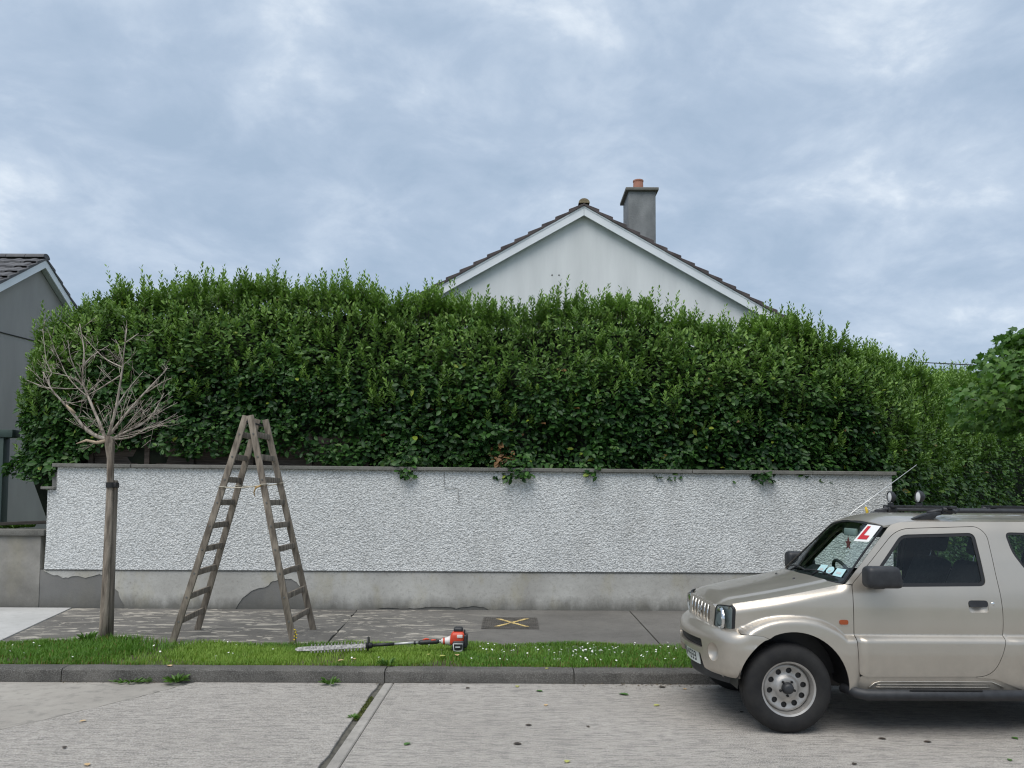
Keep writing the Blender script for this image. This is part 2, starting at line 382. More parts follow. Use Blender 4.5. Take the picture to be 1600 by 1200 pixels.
verge = B().box(-60, 60, KY+0.206, 8.998, -0.3, 0.105).build('verge_soil', M['soil']); tag(verge, kind='structure')
def verge_grass():
    n = 150000
    x = rng.uniform(-8.0, 6.5, n); y = KY+0.14+(9.13-KY-0.14)*rng.random(n)
    e0 = KY+0.135+0.11*fbm(x*3.5, 0*x, 0, 8, 3); e1 = 8.98+0.20*fbm(x*3.0, 0*x+5, 0, 9, 3)
    dens = 0.25+0.75*sstep(0.30, 0.52, fbm(x*1.6, y*2.2, 0, 4))
    k = (y > e0) & (y < e1) & (rng.random(n) < dens*np.where(x > 3.0, 0.5, 1.0)); x, y, e0, e1 = x[k], y[k], e0[k], e1[k]; n = len(x)
    tall = np.exp(-(((x+4.35)/0.75)**2+((y-9.0)/0.7)**2))
    edge_ = sstep(0, 0.10, np.minimum(y-e0, e1-y+0.05))
    h = (0.022+0.045*fbm(x*2.2, y*2.2, 0, 2)**1.2+0.022*rng.random(n))*(0.6+0.4*edge_)+0.085*tall*rng.random(n)
    a = rng.uniform(0, 2*np.pi, n); lean = rng.uniform(0.15, 0.95, n)*h
    dx, dy = np.cos(a), np.sin(a); wd = rng.uniform(0.0020, 0.0042, n)*(1+tall*0.6)
    z0 = 0.10+0.014*np.clip((y-8.9)/0.1, 0, 1)+0.010*np.clip((KY+0.23-y)/0.03, 0, 1)
    p = np.stack([x, y, z0], 1); s = np.stack([-dy, dx, 0*x], 1)*wd[:, None]
    m1 = p+np.stack([dx*lean*.35, dy*lean*.35, h*.6], 1); tp = p+np.stack([dx*lean, dy*lean, h], 1)
    v = np.stack([p-s, p+s, m1+s*.8, m1-s*.8, tp], 1).reshape(-1, 3); b0 = (np.arange(n)*5)[:, None]
    f = np.concatenate([b0+np.array([[0, 1, 2]]), b0+np.array([[0, 2, 3]]), b0+np.array([[3, 2, 4]])], 1).reshape(-1, 3)
    t = np.clip(0.55*fbm(x*1.1, y*1.5, 0, 21)+0.5*rng.random(n)-0.05, 0, 0.93); t = np.where(rng.random(n) < 0.045*(1+2*(1-edge_)), 1.0, t)
    yg = np.clip(0.9*sstep(0.45, 0.75, fbm(x*0.9+9, y*1.2, 0, 33))*(1-tall), 0, 1)*0.8
    M['grass'] = leafmat('verge_grass', (0.052, 0.135, 0.020), (0.150, 0.295, 0.042), (0.26, 0.38, 0.065), 0.55, 0.3, 0.3)
    o = mesh_np('verge_grass', v, f, M['grass'], None, {'tint': np.repeat(t, 3), 'young': np.repeat(yg, 3)})
    tag(o, 'strip of green grass growing between kerb and pavement', 'grass', kind='stuff')
verge_grass()
# ------------------------------------------------------------------ curved panels from an outline
def resample(poly, step, closed=True):
    out = []; n = len(poly)
    for i in range(n if closed else n-1):
        a = poly[i]; b = poly[(i+1) % n]; d = math.hypot(b[0]-a[0], b[1]-a[1]); k = max(1, int(math.ceil(d/step)))
        out += [(a[0]+(b[0]-a[0])*j/k, a[1]+(b[1]-a[1])*j/k) for j in range(k)]
    if not closed: out.append(poly[-1])
    return out
def inside(poly, x, y):
    r = np.zeros(x.shape, bool); n = len(poly)
    for i in range(n):
        x0, y0 = poly[i]; x1, y1 = poly[(i+1) % n]
        if y0 == y1: continue
        c = ((y0 > y) != (y1 > y)) & (x < (x1-x0)*(y-y0)/(y1-y0)+x0); r ^= c
    return r
def area2(p): return sum(p[i][0]*p[(i+1) % len(p)][1]-p[(i+1) % len(p)][0]*p[i][1] for i in range(len(p)))
def roundpoly(p, r, k=5):
    """round every corner of a polygon with radius r (number or list)"""
    n = len(p); out = []
    for i in range(n):
        a = Vector(p[i-1]); b = Vector(p[i]); c = Vector(p[(i+1) % n]); rr = r[i] if hasattr(r, '__len__') else r
        if rr <= 0: out.append(tuple(b)); continue
        u = (a-b); v = (c-b); t = min(rr, u.length*.49, v.length*.49); u.normalize(); v.normalize()
        s = b+u*t; e_ = b+v*t
        for j in range(k+1):
            q = j/k; out.append(tuple(s*(1-q)**2+b*2*q*(1-q)+e_*q*q))
    return out
def offpoly(p, d):
    """shift a polygon's edges outward by d (positive) or inward"""
    s = 1 if area2(p) > 0 else -1; n = len(p); out = []
    for i in range(n):
        a = Vector(p[i-1]); b = Vector(p[i]); c = Vector(p[(i+1) % n])
        e1 = (b-a).normalized(); e2 = (c-b).normalized()
        n1 = Vector((e1.y, -e1.x))*s; n2 = Vector((e2.y, -e2.x))*s; m = n1+n2
        if m.length < 1e-6: m = n1
        m.normalize(); out.append(tuple(b+m*(d/max(0.4, m.dot(n1)))))
    return out
def panel(bb, outline, holes, mapf, step=0.03, flip=False, rim=0.0, grid=True, lines=()):
    """mapf(a, b, inset) -> arrays x, y, z"""
    ol = resample(outline, step); hs = [resample(h, step*.7) for h in holes]
    pts = list(ol); edges = [(i, (i+1) % len(ol)) for i in range(len(ol))]; loops = [(0, len(ol))]
    for h in hs:
        k = len(pts); pts += h; edges += [(k+i, k+(i+1) % len(h)) for i in range(len(h))]; loops.append((k, len(h)))
    bp0 = len(pts)
    for ln_ in lines:
        q_ = resample(ln_, step, False); k = len(pts); pts += q_; edges += [(k+i, k+i+1) for i in range(len(q_)-1)]
    bp = np.array(pts)
    if grid:
        a0, b0 = bp.min(0); a1, b1 = bp.max(0)
        ga, gb = np.meshgrid(np.arange(a0+step/2, a1, step), np.arange(b0+step/2, b1, step)); ga, gb = ga.ravel(), gb.ravel()
        k = inside(ol, ga, gb)
        for h in hs: k &= ~inside(h, ga, gb)
        ga, gb = ga[k], gb[k]
        if len(ga):
            dm = np.full(len(ga), 9.0)
            for q in bp: dm = np.minimum(dm, (ga-q[0])**2+(gb-q[1])**2)
            k = dm > (step*.45)**2; pts += list(zip(ga[k], gb[k]))
    vo, _, fo, ov, _, _ = delaunay_2d_cdt([Vector((float(a), float(b))) for a, b in pts], edges, [], 0, 1e-7)
    P = np.array([tuple(v) for v in vo]); F = np.array([tuple(f) for f in fo]); c = P[F].mean(1)
    k = inside(ol, c[:, 0], c[:, 1])
    for h in hs: k &= ~inside(h, c[:, 0], c[:, 1])
    q_ = P[F]; ar = (q_[:, 1, 0]-q_[:, 0, 0])*(q_[:, 2, 1]-q_[:, 0, 1])-(q_[:, 2, 0]-q_[:, 0, 0])*(q_[:, 1, 1]-q_[:, 0, 1])
    k &= ar > 2e-6*min(1.0, step*40)**2; F = F[k]
    x, y, z = mapf(P[:, 0], P[:, 1], 0.0)
    bb.add(list(zip(x.tolist(), y.tolist(), z.tolist())), [tuple(f[::-1]) if flip else tuple(f) for f in F.tolist()])
    if rim:
        for s, n in loops:
            q = bp[s:s+n]; x, y, z = mapf(q[:, 0], q[:, 1], 0.0); x2, y2, z2 = mapf(q[:, 0], q[:, 1], rim)
            vs = list(zip(x.tolist(), y.tolist(), z.tolist()))+list(zip(x2.tolist(), y2.tolist(), z2.tolist()))
            ccw = area2(q.tolist()) > 0; outer = s == 0; fl = (ccw == outer) ^ flip
            fs = [(i, i+n, (i+1) % n+n, (i+1) % n) if fl else (i, (i+1) % n, (i+1) % n+n, i+n) for i in range(n)]
            bb.add(vs, fs)
    return bb

# ------------------------------------------------------------------ roadside wall
def dash_material():
    m, n, l, p = newmat('pebbledash_paint')
    v = wpos(n, l); st = wpos(n, l, (1.5, 1, 0.8))
    c = ramp(n, l, noise(n, l, v, 1.1, 5), [(0.3, (0.74, 0.755, 0.75)), (0.7, (0.84, 0.85, 0.84))])
    vo = n.new('ShaderNodeTexVoronoi'); l.new(wpos(n, l, (1, 0.6, 1.25)), vo.inputs['Vector']); vo.inputs['Scale'].default_value = 38; vo.inputs['Randomness'].default_value = 1.0
    sc_ = n.new('ShaderNodeSeparateColor'); l.new(vo.outputs['Color'], sc_.inputs[0])
    c = mixc(n, l, framp(n, l, sc_.outputs[0], 0.45, 1.0, 0, 0.52), c, (0.40, 0.41, 0.405))
    c = mixc(n, l, framp(n, l, vo.outputs['Distance'], 0.42, 0.75, 0, 0.55), c, (0.30, 0.305, 0.30))
    sx = n.new('ShaderNodeSeparateXYZ'); g_ = n.new('ShaderNodeNewGeometry'); l.new(g_.outputs['Position'], sx.inputs[0])
    dirt = framp(n, l, noise(n, l, st, 1.5, 8, 0.75), 0.45, 0.75)
    right = framp(n, l, sx.outputs[0], -2.0, 4.0, 0.25, 0.6)
    c = mixc(n, l, math_(n, l, 'MULTIPLY', dirt, right), c, (0.36, 0.355, 0.335))
    l.new(c, p.inputs['Base Color']); p.inputs['Roughness'].default_value = 0.9; p.inputs['Specular IOR Level'].default_value = 0.25
    hb = math_(n, l, 'SUBTRACT', math_(n, l, 'MULTIPLY', noise(n, l, v, 90, 3, 0.7), 0.5), vo.outputs['Distance'])
    bump(n, l, p, hb, 0.8, 0.016)
    return m
M['dash'] = dash_material()
def plinth_material(name, a, b, yellow=0.35, low=0.5):
    m, n, l, p = newmat(name)
    v = wpos(n, l); st = wpos(n, l, (1.0, 1, 0.5))
    c = ramp(n, l, noise(n, l, v, 1.6, 6, 0.6), [(0.3, a), (0.7, b)])
    c = mixc(n, l, framp(n, l, noise(n, l, st, 2.4, 5, 0.6), 0.50, 0.72, 0, yellow), c, (0.36, 0.32, 0.19))
    sx = n.new('ShaderNodeSeparateXYZ'); g_ = n.new('ShaderNodeNewGeometry'); l.new(g_.outputs['Position'], sx.inputs[0])
    lo = math_(n, l, 'ADD', sx.outputs[2], math_(n, l, 'MULTIPLY', noise(n, l, wpos(n, l, (1.5, 1, 0.7)), 3.0, 6, 0.65), -0.36))
    c = mixc(n, l, framp(n, l, lo, 0.17, -0.02, 0, low+0.3), c, (0.10, 0.098, 0.085))     # splash dirt with its own ragged edge
    c = mixc(n, l, framp(n, l, noise(n, l, v, 22, 6, 0.75), 0.52, 0.75, 0, 0.55), c, (0.19, 0.18, 0.16))
    l.new(c, p.inputs['Base Color']); p.inputs['Roughness'].default_value = 0.9; p.inputs['Specular IOR Level'].default_value = 0.25
    bump(n, l, p, noise(n, l, v, 25, 6, 0.7), 0.35, 0.012)
    return m
M['plinth'] = plinth_material('painted_plinth', (0.36, 0.35, 0.325), (0.52, 0.515, 0.485), 0.55)
M['cement'] = plinth_material('bare_cement_render', (0.15, 0.15, 0.145), (0.215, 0.21, 0.20), 0.1, 0.25)
M['coping'] = smooth_conc('lichened_coping', (0.12, 0.117, 0.105), (0.21, 0.205, 0.185), (0.06, 0.06, 0.05))
wall = thing('boundary_wall', 'long pebbledashed wall with smooth painted plinth and thin coping under the hedge', 'wall', (-0.6, 11.8, 0.1))
ZT = lambda x: 2.165-0.005*(x+0.5)
B().box(-6.74, 5.55, 11.735, 11.95, 0.0, 2.12).build('wall_core', M['cement'], wall)
def pebbledash():
    st = 0.0115; xs = np.arange(-6.79, 5.5601, st); zs = np.linspace(0, 1, 126)
    X, T = np.meshgrid(xs, zs); left = -6.79+0.055*T
    X = np.maximum(X, left); Z = 0.712+T*(ZT(X)-0.712); Z = np.where(X < -6.645, np.minimum(Z, 1.868), Z)
    d = 0.16*vnoise(X*24, Z*30, 0, 51)+0.85*rng.random(X.shape)**1.5+0.25*(fbm(X*1.2, Z*1.2, 0, 60, 3)-.5)
    d = d-d.mean(); edge = np.minimum(1, np.minimum(T*18, (1-T)*30))
    Y = 11.690-0.012*d*edge
    # hairline crack stepping down from the coping
    v = np.stack([X, Y, Z], 2).reshape(-1, 3); r, c = X.shape; i = (np.arange(r-1)[:, None]*c+np.arange(c-1)[None]).ravel()
    f = np.stack([i, i+1, i+c+1, i+c], 1)
    o = mesh_np('pebbledash', v, f, M['dash'], wall, smooth=True)
    bb = B(); bb.box(-6.782, -6.72, 11.70, 11.95, 0.712, 1.862); bb.box(-6.655, -6.60, 11.70, 11.95, 1.87, 2.16); bb.box(5.50, 5.557, 11.70, 11.95, 0.712, 2.12)
    bb.build('wall_end', M['dash'], wall)
    B().box(-6.785, 5.557, 11.697, 11.76, 0.698, 0.714).build('drip_edge', M['cement'], wall)
pebbledash()
B().box(-6.86, 5.555, 11.722, 11.9, 0.0, 0.70).build('plinth_base', M['cement'], wall)
bot = 0.10
pl = [(-6.80, 0.692), (-6.80, 0.678), (-6.687, 0.631), (-6.60, 0.622), (-6.528, 0.585), (-6.44, 0.592), (-6.361, 0.614), (-6.26, 0.60), (-6.193, 0.587), (-6.09, 0.62), (-5.99, 0.643), (-5.896, 0.616),
      (-5.83, 0.53), (-5.78, 0.46), (-5.71, 0.38), (-5.682, 0.313), (-5.63, 0.21), (-5.60, bot),
      (-4.05, bot), (-3.99, 0.17), (-3.908, 0.303), (-3.83, 0.37), (-3.753, 0.424), (-3.68, 0.446), (-3.587, 0.461), (-3.52, 0.50), (-3.477, 0.554), (-3.39, 0.572), (-3.292, 0.583), (-3.20, 0.585), (-3.12, 0.54), (-3.057, 0.464), (-3.03, 0.37), (-2.998, 0.289), (-2.95, bot),
      (-2.08, bot), (-1.96, 0.155), (-1.845, 0.175), (-1.70, 0.172), (-1.60, 0.158), (-1.474, 0.168), (-1.30, 0.178), (-1.103, 0.197), (-0.95, 0.19), (-0.80, 0.172), (-0.66, 0.192), (-0.5, 0.209), (-0.39, 0.185), (-0.314, 0.155), (-0.24, bot), (5.55, bot), (5.55, 0.692)]
pl = pl[::-1]
def jig(p, a=0.007): return [(x+random.uniform(-a, a), z+random.uniform(-a, a)) if bot+0.01 < z < 0.68 else (x, z) for x, z in p]
pp = jig(resample(pl, 0.06))
panel(B(), pp, [], lambda a, b, i: (a, 11.712+i+0*a, b), 0.25, flip=area2(pp) < 0, rim=0.012).build('plinth_render', M['plinth'], wall)
x = -6.70; cl = [1.15, 2.08, 2.0, 2.2, 1.9, 1.75, 1.22]
for k, l_ in enumerate(cl):
    a, b_ = x+0.004, x+l_-0.004; o = 0.004*math.sin(k*2.1)
    bb = B(); bb.beam(((a), 11.82+o, ZT(a)+0.027), ((b_), 11.82+o, ZT(b_)+0.027), 0.38, 0.052)
    bb.build('coping_stone', M['coping'], wall, bevel=0.006, seg=1); x += l_
B().box(-6.85, -6.652, 11.63, 11.98, 1.872, 1.912).build('step_cap', M['coping'], wall, bevel=0.008)
# hairline cracks in the dash, as thin grooves' dark filler lines
M['crack'] = MAT('crack_line', (0.13, 0.13, 0.125))
bb = B(); cp = [(-0.99, 2.155), (-0.985, 2.06), (-0.99, 1.93), (-0.90, 1.915), (-0.78, 1.91), (-0.775, 1.80), (-0.77, 1.68)]
for a, b_ in zip(cp[:-1], cp[1:]): bb.beam((a[0], 11.672, a[1]), (b_[0], 11.672, b_[1]), 0.005, 0.006, (0, 1, 0))
bb.build('crack', M['crack'], wall)

# neighbour's lower wall
M['lowwall'] = plinth_material('stained_grey_render', (0.19, 0.182, 0.165), (0.36, 0.345, 0.315), 0.25, 0.2)
lw = thing('low_wall', 'low grey rendered wall with slab cap at the driveway, left of the pebbledash', 'wall', (-9, 11.8, 0.1))
B().box(-13, -6.865, 11.715, 11.93, 0.0, 1.19).build('wall_body', M['lowwall'], lw, bevel=0.01)
for a, b_ in ((-13, -9.66), (-9.65, -8.02), (-8.01, -6.80)):
    B().box(a, b_, 11.67, 11.98, 1.193, 1.285).build('cap_slab', M['coping'], lw, bevel=0.012)
M['darkwood'] = MAT('dark_weathered_timber', (0.022, 0.019, 0.016), (0.055, 0.047, 0.04), 3, 0.85, stretch=(1, 8, 14), bmp=(6, 0.5, 0.01, (1, 14, 14)))
pk = B(); pk.beam((-8.9, 12.15, 1.30), (-6.9, 12.1, 1.385), 0.16, 0.05); pk = pk.build('timber_plank', M['darkwood'], bevel=0.005)
tag(pk, 'dark timber plank lying behind the cap of the low grey wall', 'plank')
B().box(-13, -6.86, 11.98, 12.4, 0.0, 1.27).build('garden_bed', M['soil']); tag(bpy.data.objects['garden_bed'], kind='structure')
M['greenpaint'] = MAT('dark_green_paint', (0.022, 0.045, 0.040), (0.032, 0.060, 0.052), 6, 0.55)
gf = thing('gate_frame', 'dark green painted post and crossbeam against the grey house', 'gate frame', (-8.4, 13, 0))
B().box(-8.42, -8.25, 12.95, 13.12, 0.0, 2.72).build('post', M['greenpaint'], gf, bevel=0.006)
B().box(-10.05, -8.1, 12.93, 13.14, 2.722, 2.85).build('crossbeam', M['greenpaint'], gf, bevel=0.006)
B().box(-10.05, -9.88, 12.95, 13.12, 0.0, 2.72).build('post', M['greenpaint'], gf, bevel=0.006)
B().box(-9.87, -8.43, 13.01, 13.06, 0.1, 2.70).build('infill_board', M['greenpaint'], gf)

# ------------------------------------------------------------------ fence behind the coping
M['fence'] = MAT('brown_fence_timber', (0.055, 0.043, 0.035), (0.125, 0.100, 0.082), 3, 0.85, stretch=(1.2, 8, 16), bmp=(5, 0.5, 0.01, (1, 14, 20)))
fn = thing('timber_fence', 'brown horizontal board fence showing between wall coping and hedge', 'fence', (-4.5, 12.08, 2.1))
fx = [-6.35, -5.50, -4.83, -3.93, -3.05, -2.2]
for a, b_ in zip(fx[:-1], fx[1:]):
    for k in range(5):
        z = 2.16+k*0.105
        B().box(a+0.04, b_-0.04, 12.07+0.016*(k % 2)+random.uniform(0, .004), 12.084+0.016*(k % 2), z+random.uniform(0, .003), z+0.114).build('board', M['fence'], fn, bevel=0.004, seg=1)
for a in fx: B().box(a-0.038, a+0.038, 12.03, 12.11, 2.0, 2.75).build('post', M['fence'], fn, bevel=0.004, seg=1)

# ------------------------------------------------------------------ house with the white gable
M['whiterender'] = MAT('white_house_render', (0.67, 0.69, 0.695), (0.76, 0.78, 0.785), 1.3, 0.9, stretch=(2.2, 1, 0.35), bmp=(90, 0.25, 0.01))
M['barge'] = MAT('white_barge_paint', (0.74, 0.78, 0.82), (0.80, 0.83, 0.86), 2, 0.5)
M['tile'] = MAT('brown_concrete_tile', (0.060, 0.050, 0.052), (0.105, 0.088, 0.088), 5, 0.85, bmp=(50, 0.4, 0.01))
M['tilegrey'] = MAT('grey_concrete_tile', (0.075, 0.075, 0.082), (0.125, 0.125, 0.132), 4, 0.85, bmp=(50, 0.4, 0.01))
M['mortar'] = MAT('lichen_mortar', (0.20, 0.16, 0.10), (0.32, 0.27, 0.18), 9, 0.95, bmp=(40, 0.6, 0.02))
M['chimney'] = MAT('grey_chimney_render', (0.15, 0.16, 0.165), (0.235, 0.245, 0.25), 2.2, 0.92, bmp=(40, 0.5, 0.015), stretch=(1.5, 1, 0.8))
M['terracotta'] = MAT('terracotta', (0.34, 0.15, 0.105), (0.42, 0.20, 0.145), 6, 0.85)
M['soffit'] = MAT('soffit_board', (0.5, 0.53, 0.55))
hs = thing('house', 'white gabled house rising behind the middle of the hedge', 'house', (1.53, 17.2, 0))
AX, SL, AZ = 1.53, 0.57, 8.10      # ridge x, slope, barge top at the apex
HW = 4.7
wz = lambda d: AZ-0.128-SL*d
b = B()
b.add([(AX-HW+.3, 17.13, 0), (AX+HW-.3, 17.13, 0), (AX+HW-.3, 17.13, wz(HW-.3)), (AX, 17.13, wz(0)), (AX-HW+.3, 17.13, wz(HW-.3)),
       (AX-HW+.3, 26.5, 0), (AX+HW-.3, 26.5, 0), (AX+HW-.3, 26.5, wz(HW-.3)), (AX, 26.5, wz(0)), (AX-HW+.3, 26.5, wz(HW-.3))],
      [(0, 1, 2, 3, 4), (9, 8, 7, 6, 5), (0, 4, 9, 5), (1, 6, 7, 2)])
b.build('wall', M['whiterender'], hs)
for vx, vz in ((0.85, 6.62), (1.0, 6.62)):
    B().lathe([(0.0, -0.004), (0.018, -0.004), (0.018, 0.01)], 10, (vx, 17.13, vz)).build('fixing_hole', M['crack'], hs)
for s in (-1, 1):
    u = Vector((s, 0, -SL)).normalized(); nrm = Vector((s*SL, 0, 1)).normalized()
    if s > 0: nrm = Vector((SL, 0, 1)).normalized()
    ln = HW/u.x*s
    p0 = Vector((AX+s*0.004, 0, AZ)); ln = abs(HW/u.x)
    def strip(name, mat, y0, y1, t0, t1, parent=hs, bev=0.003):
        """slab along the slope: t measured downwards (vertical) from the barge top"""
        bb = B(); e0 = Vector((AX+s*0.003, 0, AZ)); e1 = Vector((AX+s*HW, 0, AZ-SL*HW))
        vs = [Vector((e.x, y, e.z-t)) for e in (e0, e1) for y, t in ((y0, t0), (y1, t0), (y1, t1), (y0, t1))]
        bb.add(vs, [(0, 1, 2, 3), (7, 6, 5, 4), (0, 4, 5, 1), (1, 5, 6, 2), (2, 6, 7, 3), (3, 7, 4, 0)])
        return bb.build(name, mat, parent)
    bo = strip('barge_board', M['barge'], 16.985, 17.01, 0.0, 0.205)
    strip('barge_trim', M['barge'], 16.975, 16.984, -0.004, 0.035, bo)
    strip('soffit', M['soffit'], 17.011, 17.128, 0.135, 0.155)
    rf = strip('roof', M['tile'], 17.012, 26.6, 0.02, 0.12)
    nT = 16; step = HW/nT; fw = B()
    for k in range(nT):
        # every course steps up over the one below
        x0 = k*step-0.02; x1 = (k+1)*step+0.035
        def q(x, t): return (AX+s*x, AZ-SL*x+t)
        a0 = q(x0, 0.045); a1 = q(x1, 0.105); c0 = q(x0, 0.0); c1 = q(x1, 0.004)
        def prism(bb, y0, y1):
            vs = [(p[0], y, p[1]) for y in (y0, y1) for p in (c0, c1, a1, a0)]
            bb.add(vs, [(0, 1, 2, 3), (7, 6, 5, 4), (0, 4, 5, 1), (1, 5, 6, 2), (2, 6, 7, 3), (3, 7, 4, 0)])
        j = random.uniform(-0.008, 0.008)
        vt = B(); prism(vt, 16.955+j, 17.27); vt.build('verge_tile', M['tile'], hs, bevel=0.006, seg=1)
        for y in np.arange(17.275, 26.6, 0.30): prism(fw, y, y+0.294)
    tl = fw.build('tile_field', M['tile'], rf); tl['kind'] = 'stuff'
for k in range(24):
    y0 = 16.94+k*0.405
    n = 12; bb = B(); vs = []
    for y in (y0, y0+0.40):
        for i in range(n+1):
            t = math.pi*i/n; vs.append((AX+0.120*math.cos(t), y, AZ+0.055+0.100*math.sin(t)))
    fs = [(i, i+1, i+n+2, i+n+1) for i in range(n)]+[tuple(range(n+1)), tuple(range(n+1, 2*n+2))[::-1]]
    bb.add(vs, fs); bb.build('ridge_tile', M['mortar'] if k == 0 else M['tile'], hs, smooth=True, ang=R(40))
ch = B().box(2.585, 3.195, 17.62, 18.46, 6.6, 8.68).build('chimney', M['chimney'], hs, bevel=0.012)
B().box(2.515, 3.255, 17.55, 18.53, 8.682, 8.75).build('chimney_cap', M['coping'], ch, bevel=0.012)
B().lathe([(0.125, 0), (0.118, 0.16), (0.112, 0.30), (0.122, 0.305), (0.122, 0.335), (0.095, 0.335), (0.09, 0.0)], 20, (2.87, 18.04, 8.752), 'z').build('chimney_pot', M['terracotta'], ch, smooth=True, ang=R(40))

# ------------------------------------------------------------------ grey neighbour house, gable facing along the street
M['greyrender'] = MAT('grey_house_render', (0.285, 0.275, 0.262), (0.35, 0.338, 0.322), 0.9, 0.92, stretch=(1, 1.5, 0.5), bmp=(70, 0.3, 0.01))
nh = thing('neighbour_house', 'grey rendered house with white barge boards at the left edge of the picture', 'house', (-14, 17, 0))
GX, RY, RZ, S2, HD = -10.22, 17.0, 6.86, 0.62, 4.3
gz = lambda d: RZ-0.16-S2*d
b = B(); vs = []
for x in (GX, -24):
    vs += [(x, RY-HD+.3, 0), (x, RY+HD-.3, 0), (x, RY+HD-.3, gz(HD-.3)), (x, RY, gz(0)), (x, RY-HD+.3, gz(HD-.3))]
b.add(vs, [(0, 1, 2, 3, 4), (9, 8, 7, 6, 5), (0, 4, 9, 5), (1, 6, 7, 2)]); b.build('wall', M['greyrender'], nh)
for s in (-1, 1):
    def strip2(name, mat, x0, x1, t0, t1, parent=nh):
        bb = B(); e0 = (RY+s*0.003, RZ); e1 = (RY+s*HD, RZ-S2*HD)
        vs = [(x, e[0], e[1]-t) for e in (e0, e1) for x, t in ((x0, t0), (x1, t0), (x1, t1), (x0, t1))]
        bb.add(vs, [(0, 1, 2, 3), (7, 6, 5, 4), (0, 4, 5, 1), (1, 5, 6, 2), (2, 6, 7, 3), (3, 7, 4, 0)])
        return bb.build(name, mat, parent)
    strip2('barge_board', M['barge'], -10.09, -10.065, 0.0, 0.17)
    strip2('soffit', M['soffit'], -10.21, -10.091, 0.14, 0.16)
    rf = strip2('roof', M['tilegrey'], -24, -10.092, 0.02, 0.12)
    nT = 14; step = HD/nT; fw = B()
    for k in range(nT):
        x0 = k*step-0.02; x1 = (k+1)*step+0.03
        def q(x, t): return (RY+s*x, RZ-S2*x+t)
        c0, c1, a1, a0 = q(x0, 0), q(x1, 0.003), q(x1, 0.085), q(x0, 0.035)
        def prism(bb, xa, xb):
            vs = [(xx, p[0], p[1]) for xx in (xa, xb) for p in (c0, c1, a1, a0)]
            bb.add(vs, [(0, 1, 2, 3), (7, 6, 5, 4), (0, 4, 5, 1), (1, 5, 6, 2), (2, 6, 7, 3), (3, 7, 4, 0)])
        vt = B(); prism(vt, -10.34, -10.045+random.uniform(-.006, .006)); vt.build('verge_tile', M['tilegrey'], nh, bevel=0.005, seg=1)
        for xx in np.arange(-17.0, -10.35, 0.33):
            # rolled tile: two humps read as ribs
            prism(fw, xx, xx+0.322)
            vs = []; n = 5
            for pz in (q(x0+0.02, 0.04), q(x1-0.004, 0.085)):
                for i in range(n+1): t = math.pi*i/n; vs.append((xx+0.16+0.07*math.cos(t), pz[0], pz[1]+0.018*math.sin(t)))
            fw.add(vs, [(i, i+1, i+n+2, i+n+1) for i in range(n)]+[tuple(range(n+1, 2*n+2))[::-1]])
    tl = fw.build('tile_field', M['tilegrey'], rf); tl['kind'] = 'stuff'
for k in range(17):
    bb = B(); vs = []; n = 10
    for xx in (-10.05-k*0.41, -10.45-k*0.41):
        for i in range(n+1): t = math.pi*i/n; vs.append((xx, RY+0.125*math.cos(t), RZ+0.03+0.10*math.sin(t)))
    bb.add(vs, [(i, i+1, i+n+2, i+n+1) for i in range(n)]+[tuple(range(n+1)), tuple(range(n+1, 2*n+2))[::-1]])
    bb.build('ridge_tile', M['tilegrey'], nh, smooth=True, ang=R(40))
M['black'] = MAT('black_rubber', (0.012, 0.012, 0.013), rough=0.6)
B().tube([(GX+0.015, 13.2, 4.92), (GX+0.012, 15.9, 5.04), (GX+0.012, 17.2, 5.1), (GX+0.012, 19, 5.2)], 0.012, 6).build('wall_cable', M['black'], nh)
wr = B()
P0, P1 = Vector((4.8, 18.5, 5.33)), Vector((9.2, 12.6, 3.86)); pts = []
for i in range(25):
    t = i/24; p = P0.lerp(P1, t); p.z -= 0.25*4*t*(1-t)*0.25; pts.append(p)
wr = wr.tube(pts, 0.009, 6).build('overhead_cable', M['black'])
tag(wr, 'thin black overhead cable against the sky above the hedge at the right', 'cable')
# ------------------------------------------------------------------ hedge
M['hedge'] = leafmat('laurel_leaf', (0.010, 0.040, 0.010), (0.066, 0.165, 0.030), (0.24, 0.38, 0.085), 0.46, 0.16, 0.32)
M['twig'] = MAT('hedge_twig', (0.045, 0.032, 0.022), (0.09, 0.07, 0.05), 12, 0.9)
M['core'] = MAT('hedge_shade_fill', (0.006, 0.010, 0.005), (0.014, 0.020, 0.009), 7, 0.95)  # near-black: shade of the hedge interior put into the colour
hedge = thing('hedge', 'tall dense evergreen hedge with upright new shoots rising behind the pebbledashed wall', 'hedge', (-0.5, 12.6, 0))
HP = np.array([(-7.62, 13.9), (-7.80, 13.0), (-7.70, 12.45), (-7.34, 12.05), (-6.6, 11.90), (-4.5, 11.88), (0, 11.86), (3.5, 11.86), (4.9, 11.92), (5.9, 12.35), (7.2, 13.75), (9.0, 16.0), (11.6, 18.7), (15.5, 22.0)])
_d = np.r_[0, np.cumsum(np.hypot(*np.diff(HP, axis=0).T))]; HL = _d[-1]
_S = np.linspace(0, HL, 600); _X = np.interp(_S, _d, HP[:, 0]); _Y = np.interp(_S, _d, HP[:, 1])
def _sm(a, k=13):
    p = np.r_[np.full(k, a[0]), a, np.full(k, a[-1])]; return np.convolve(p, np.ones(2*k+1)/(2*k+1), 'valid')
_X, _Y = _sm(_X), _sm(_Y); _tx, _ty = np.gradient(_X), np.gradient(_Y); _n = np.hypot(_tx, _ty); _tx, _ty = _tx/_n, _ty/_n
def hpt(s): return np.interp(s, _S, _X), np.interp(s, _S, _Y), np.interp(s, _S, _ty), -np.interp(s, _S, _tx)   # point and outward normal
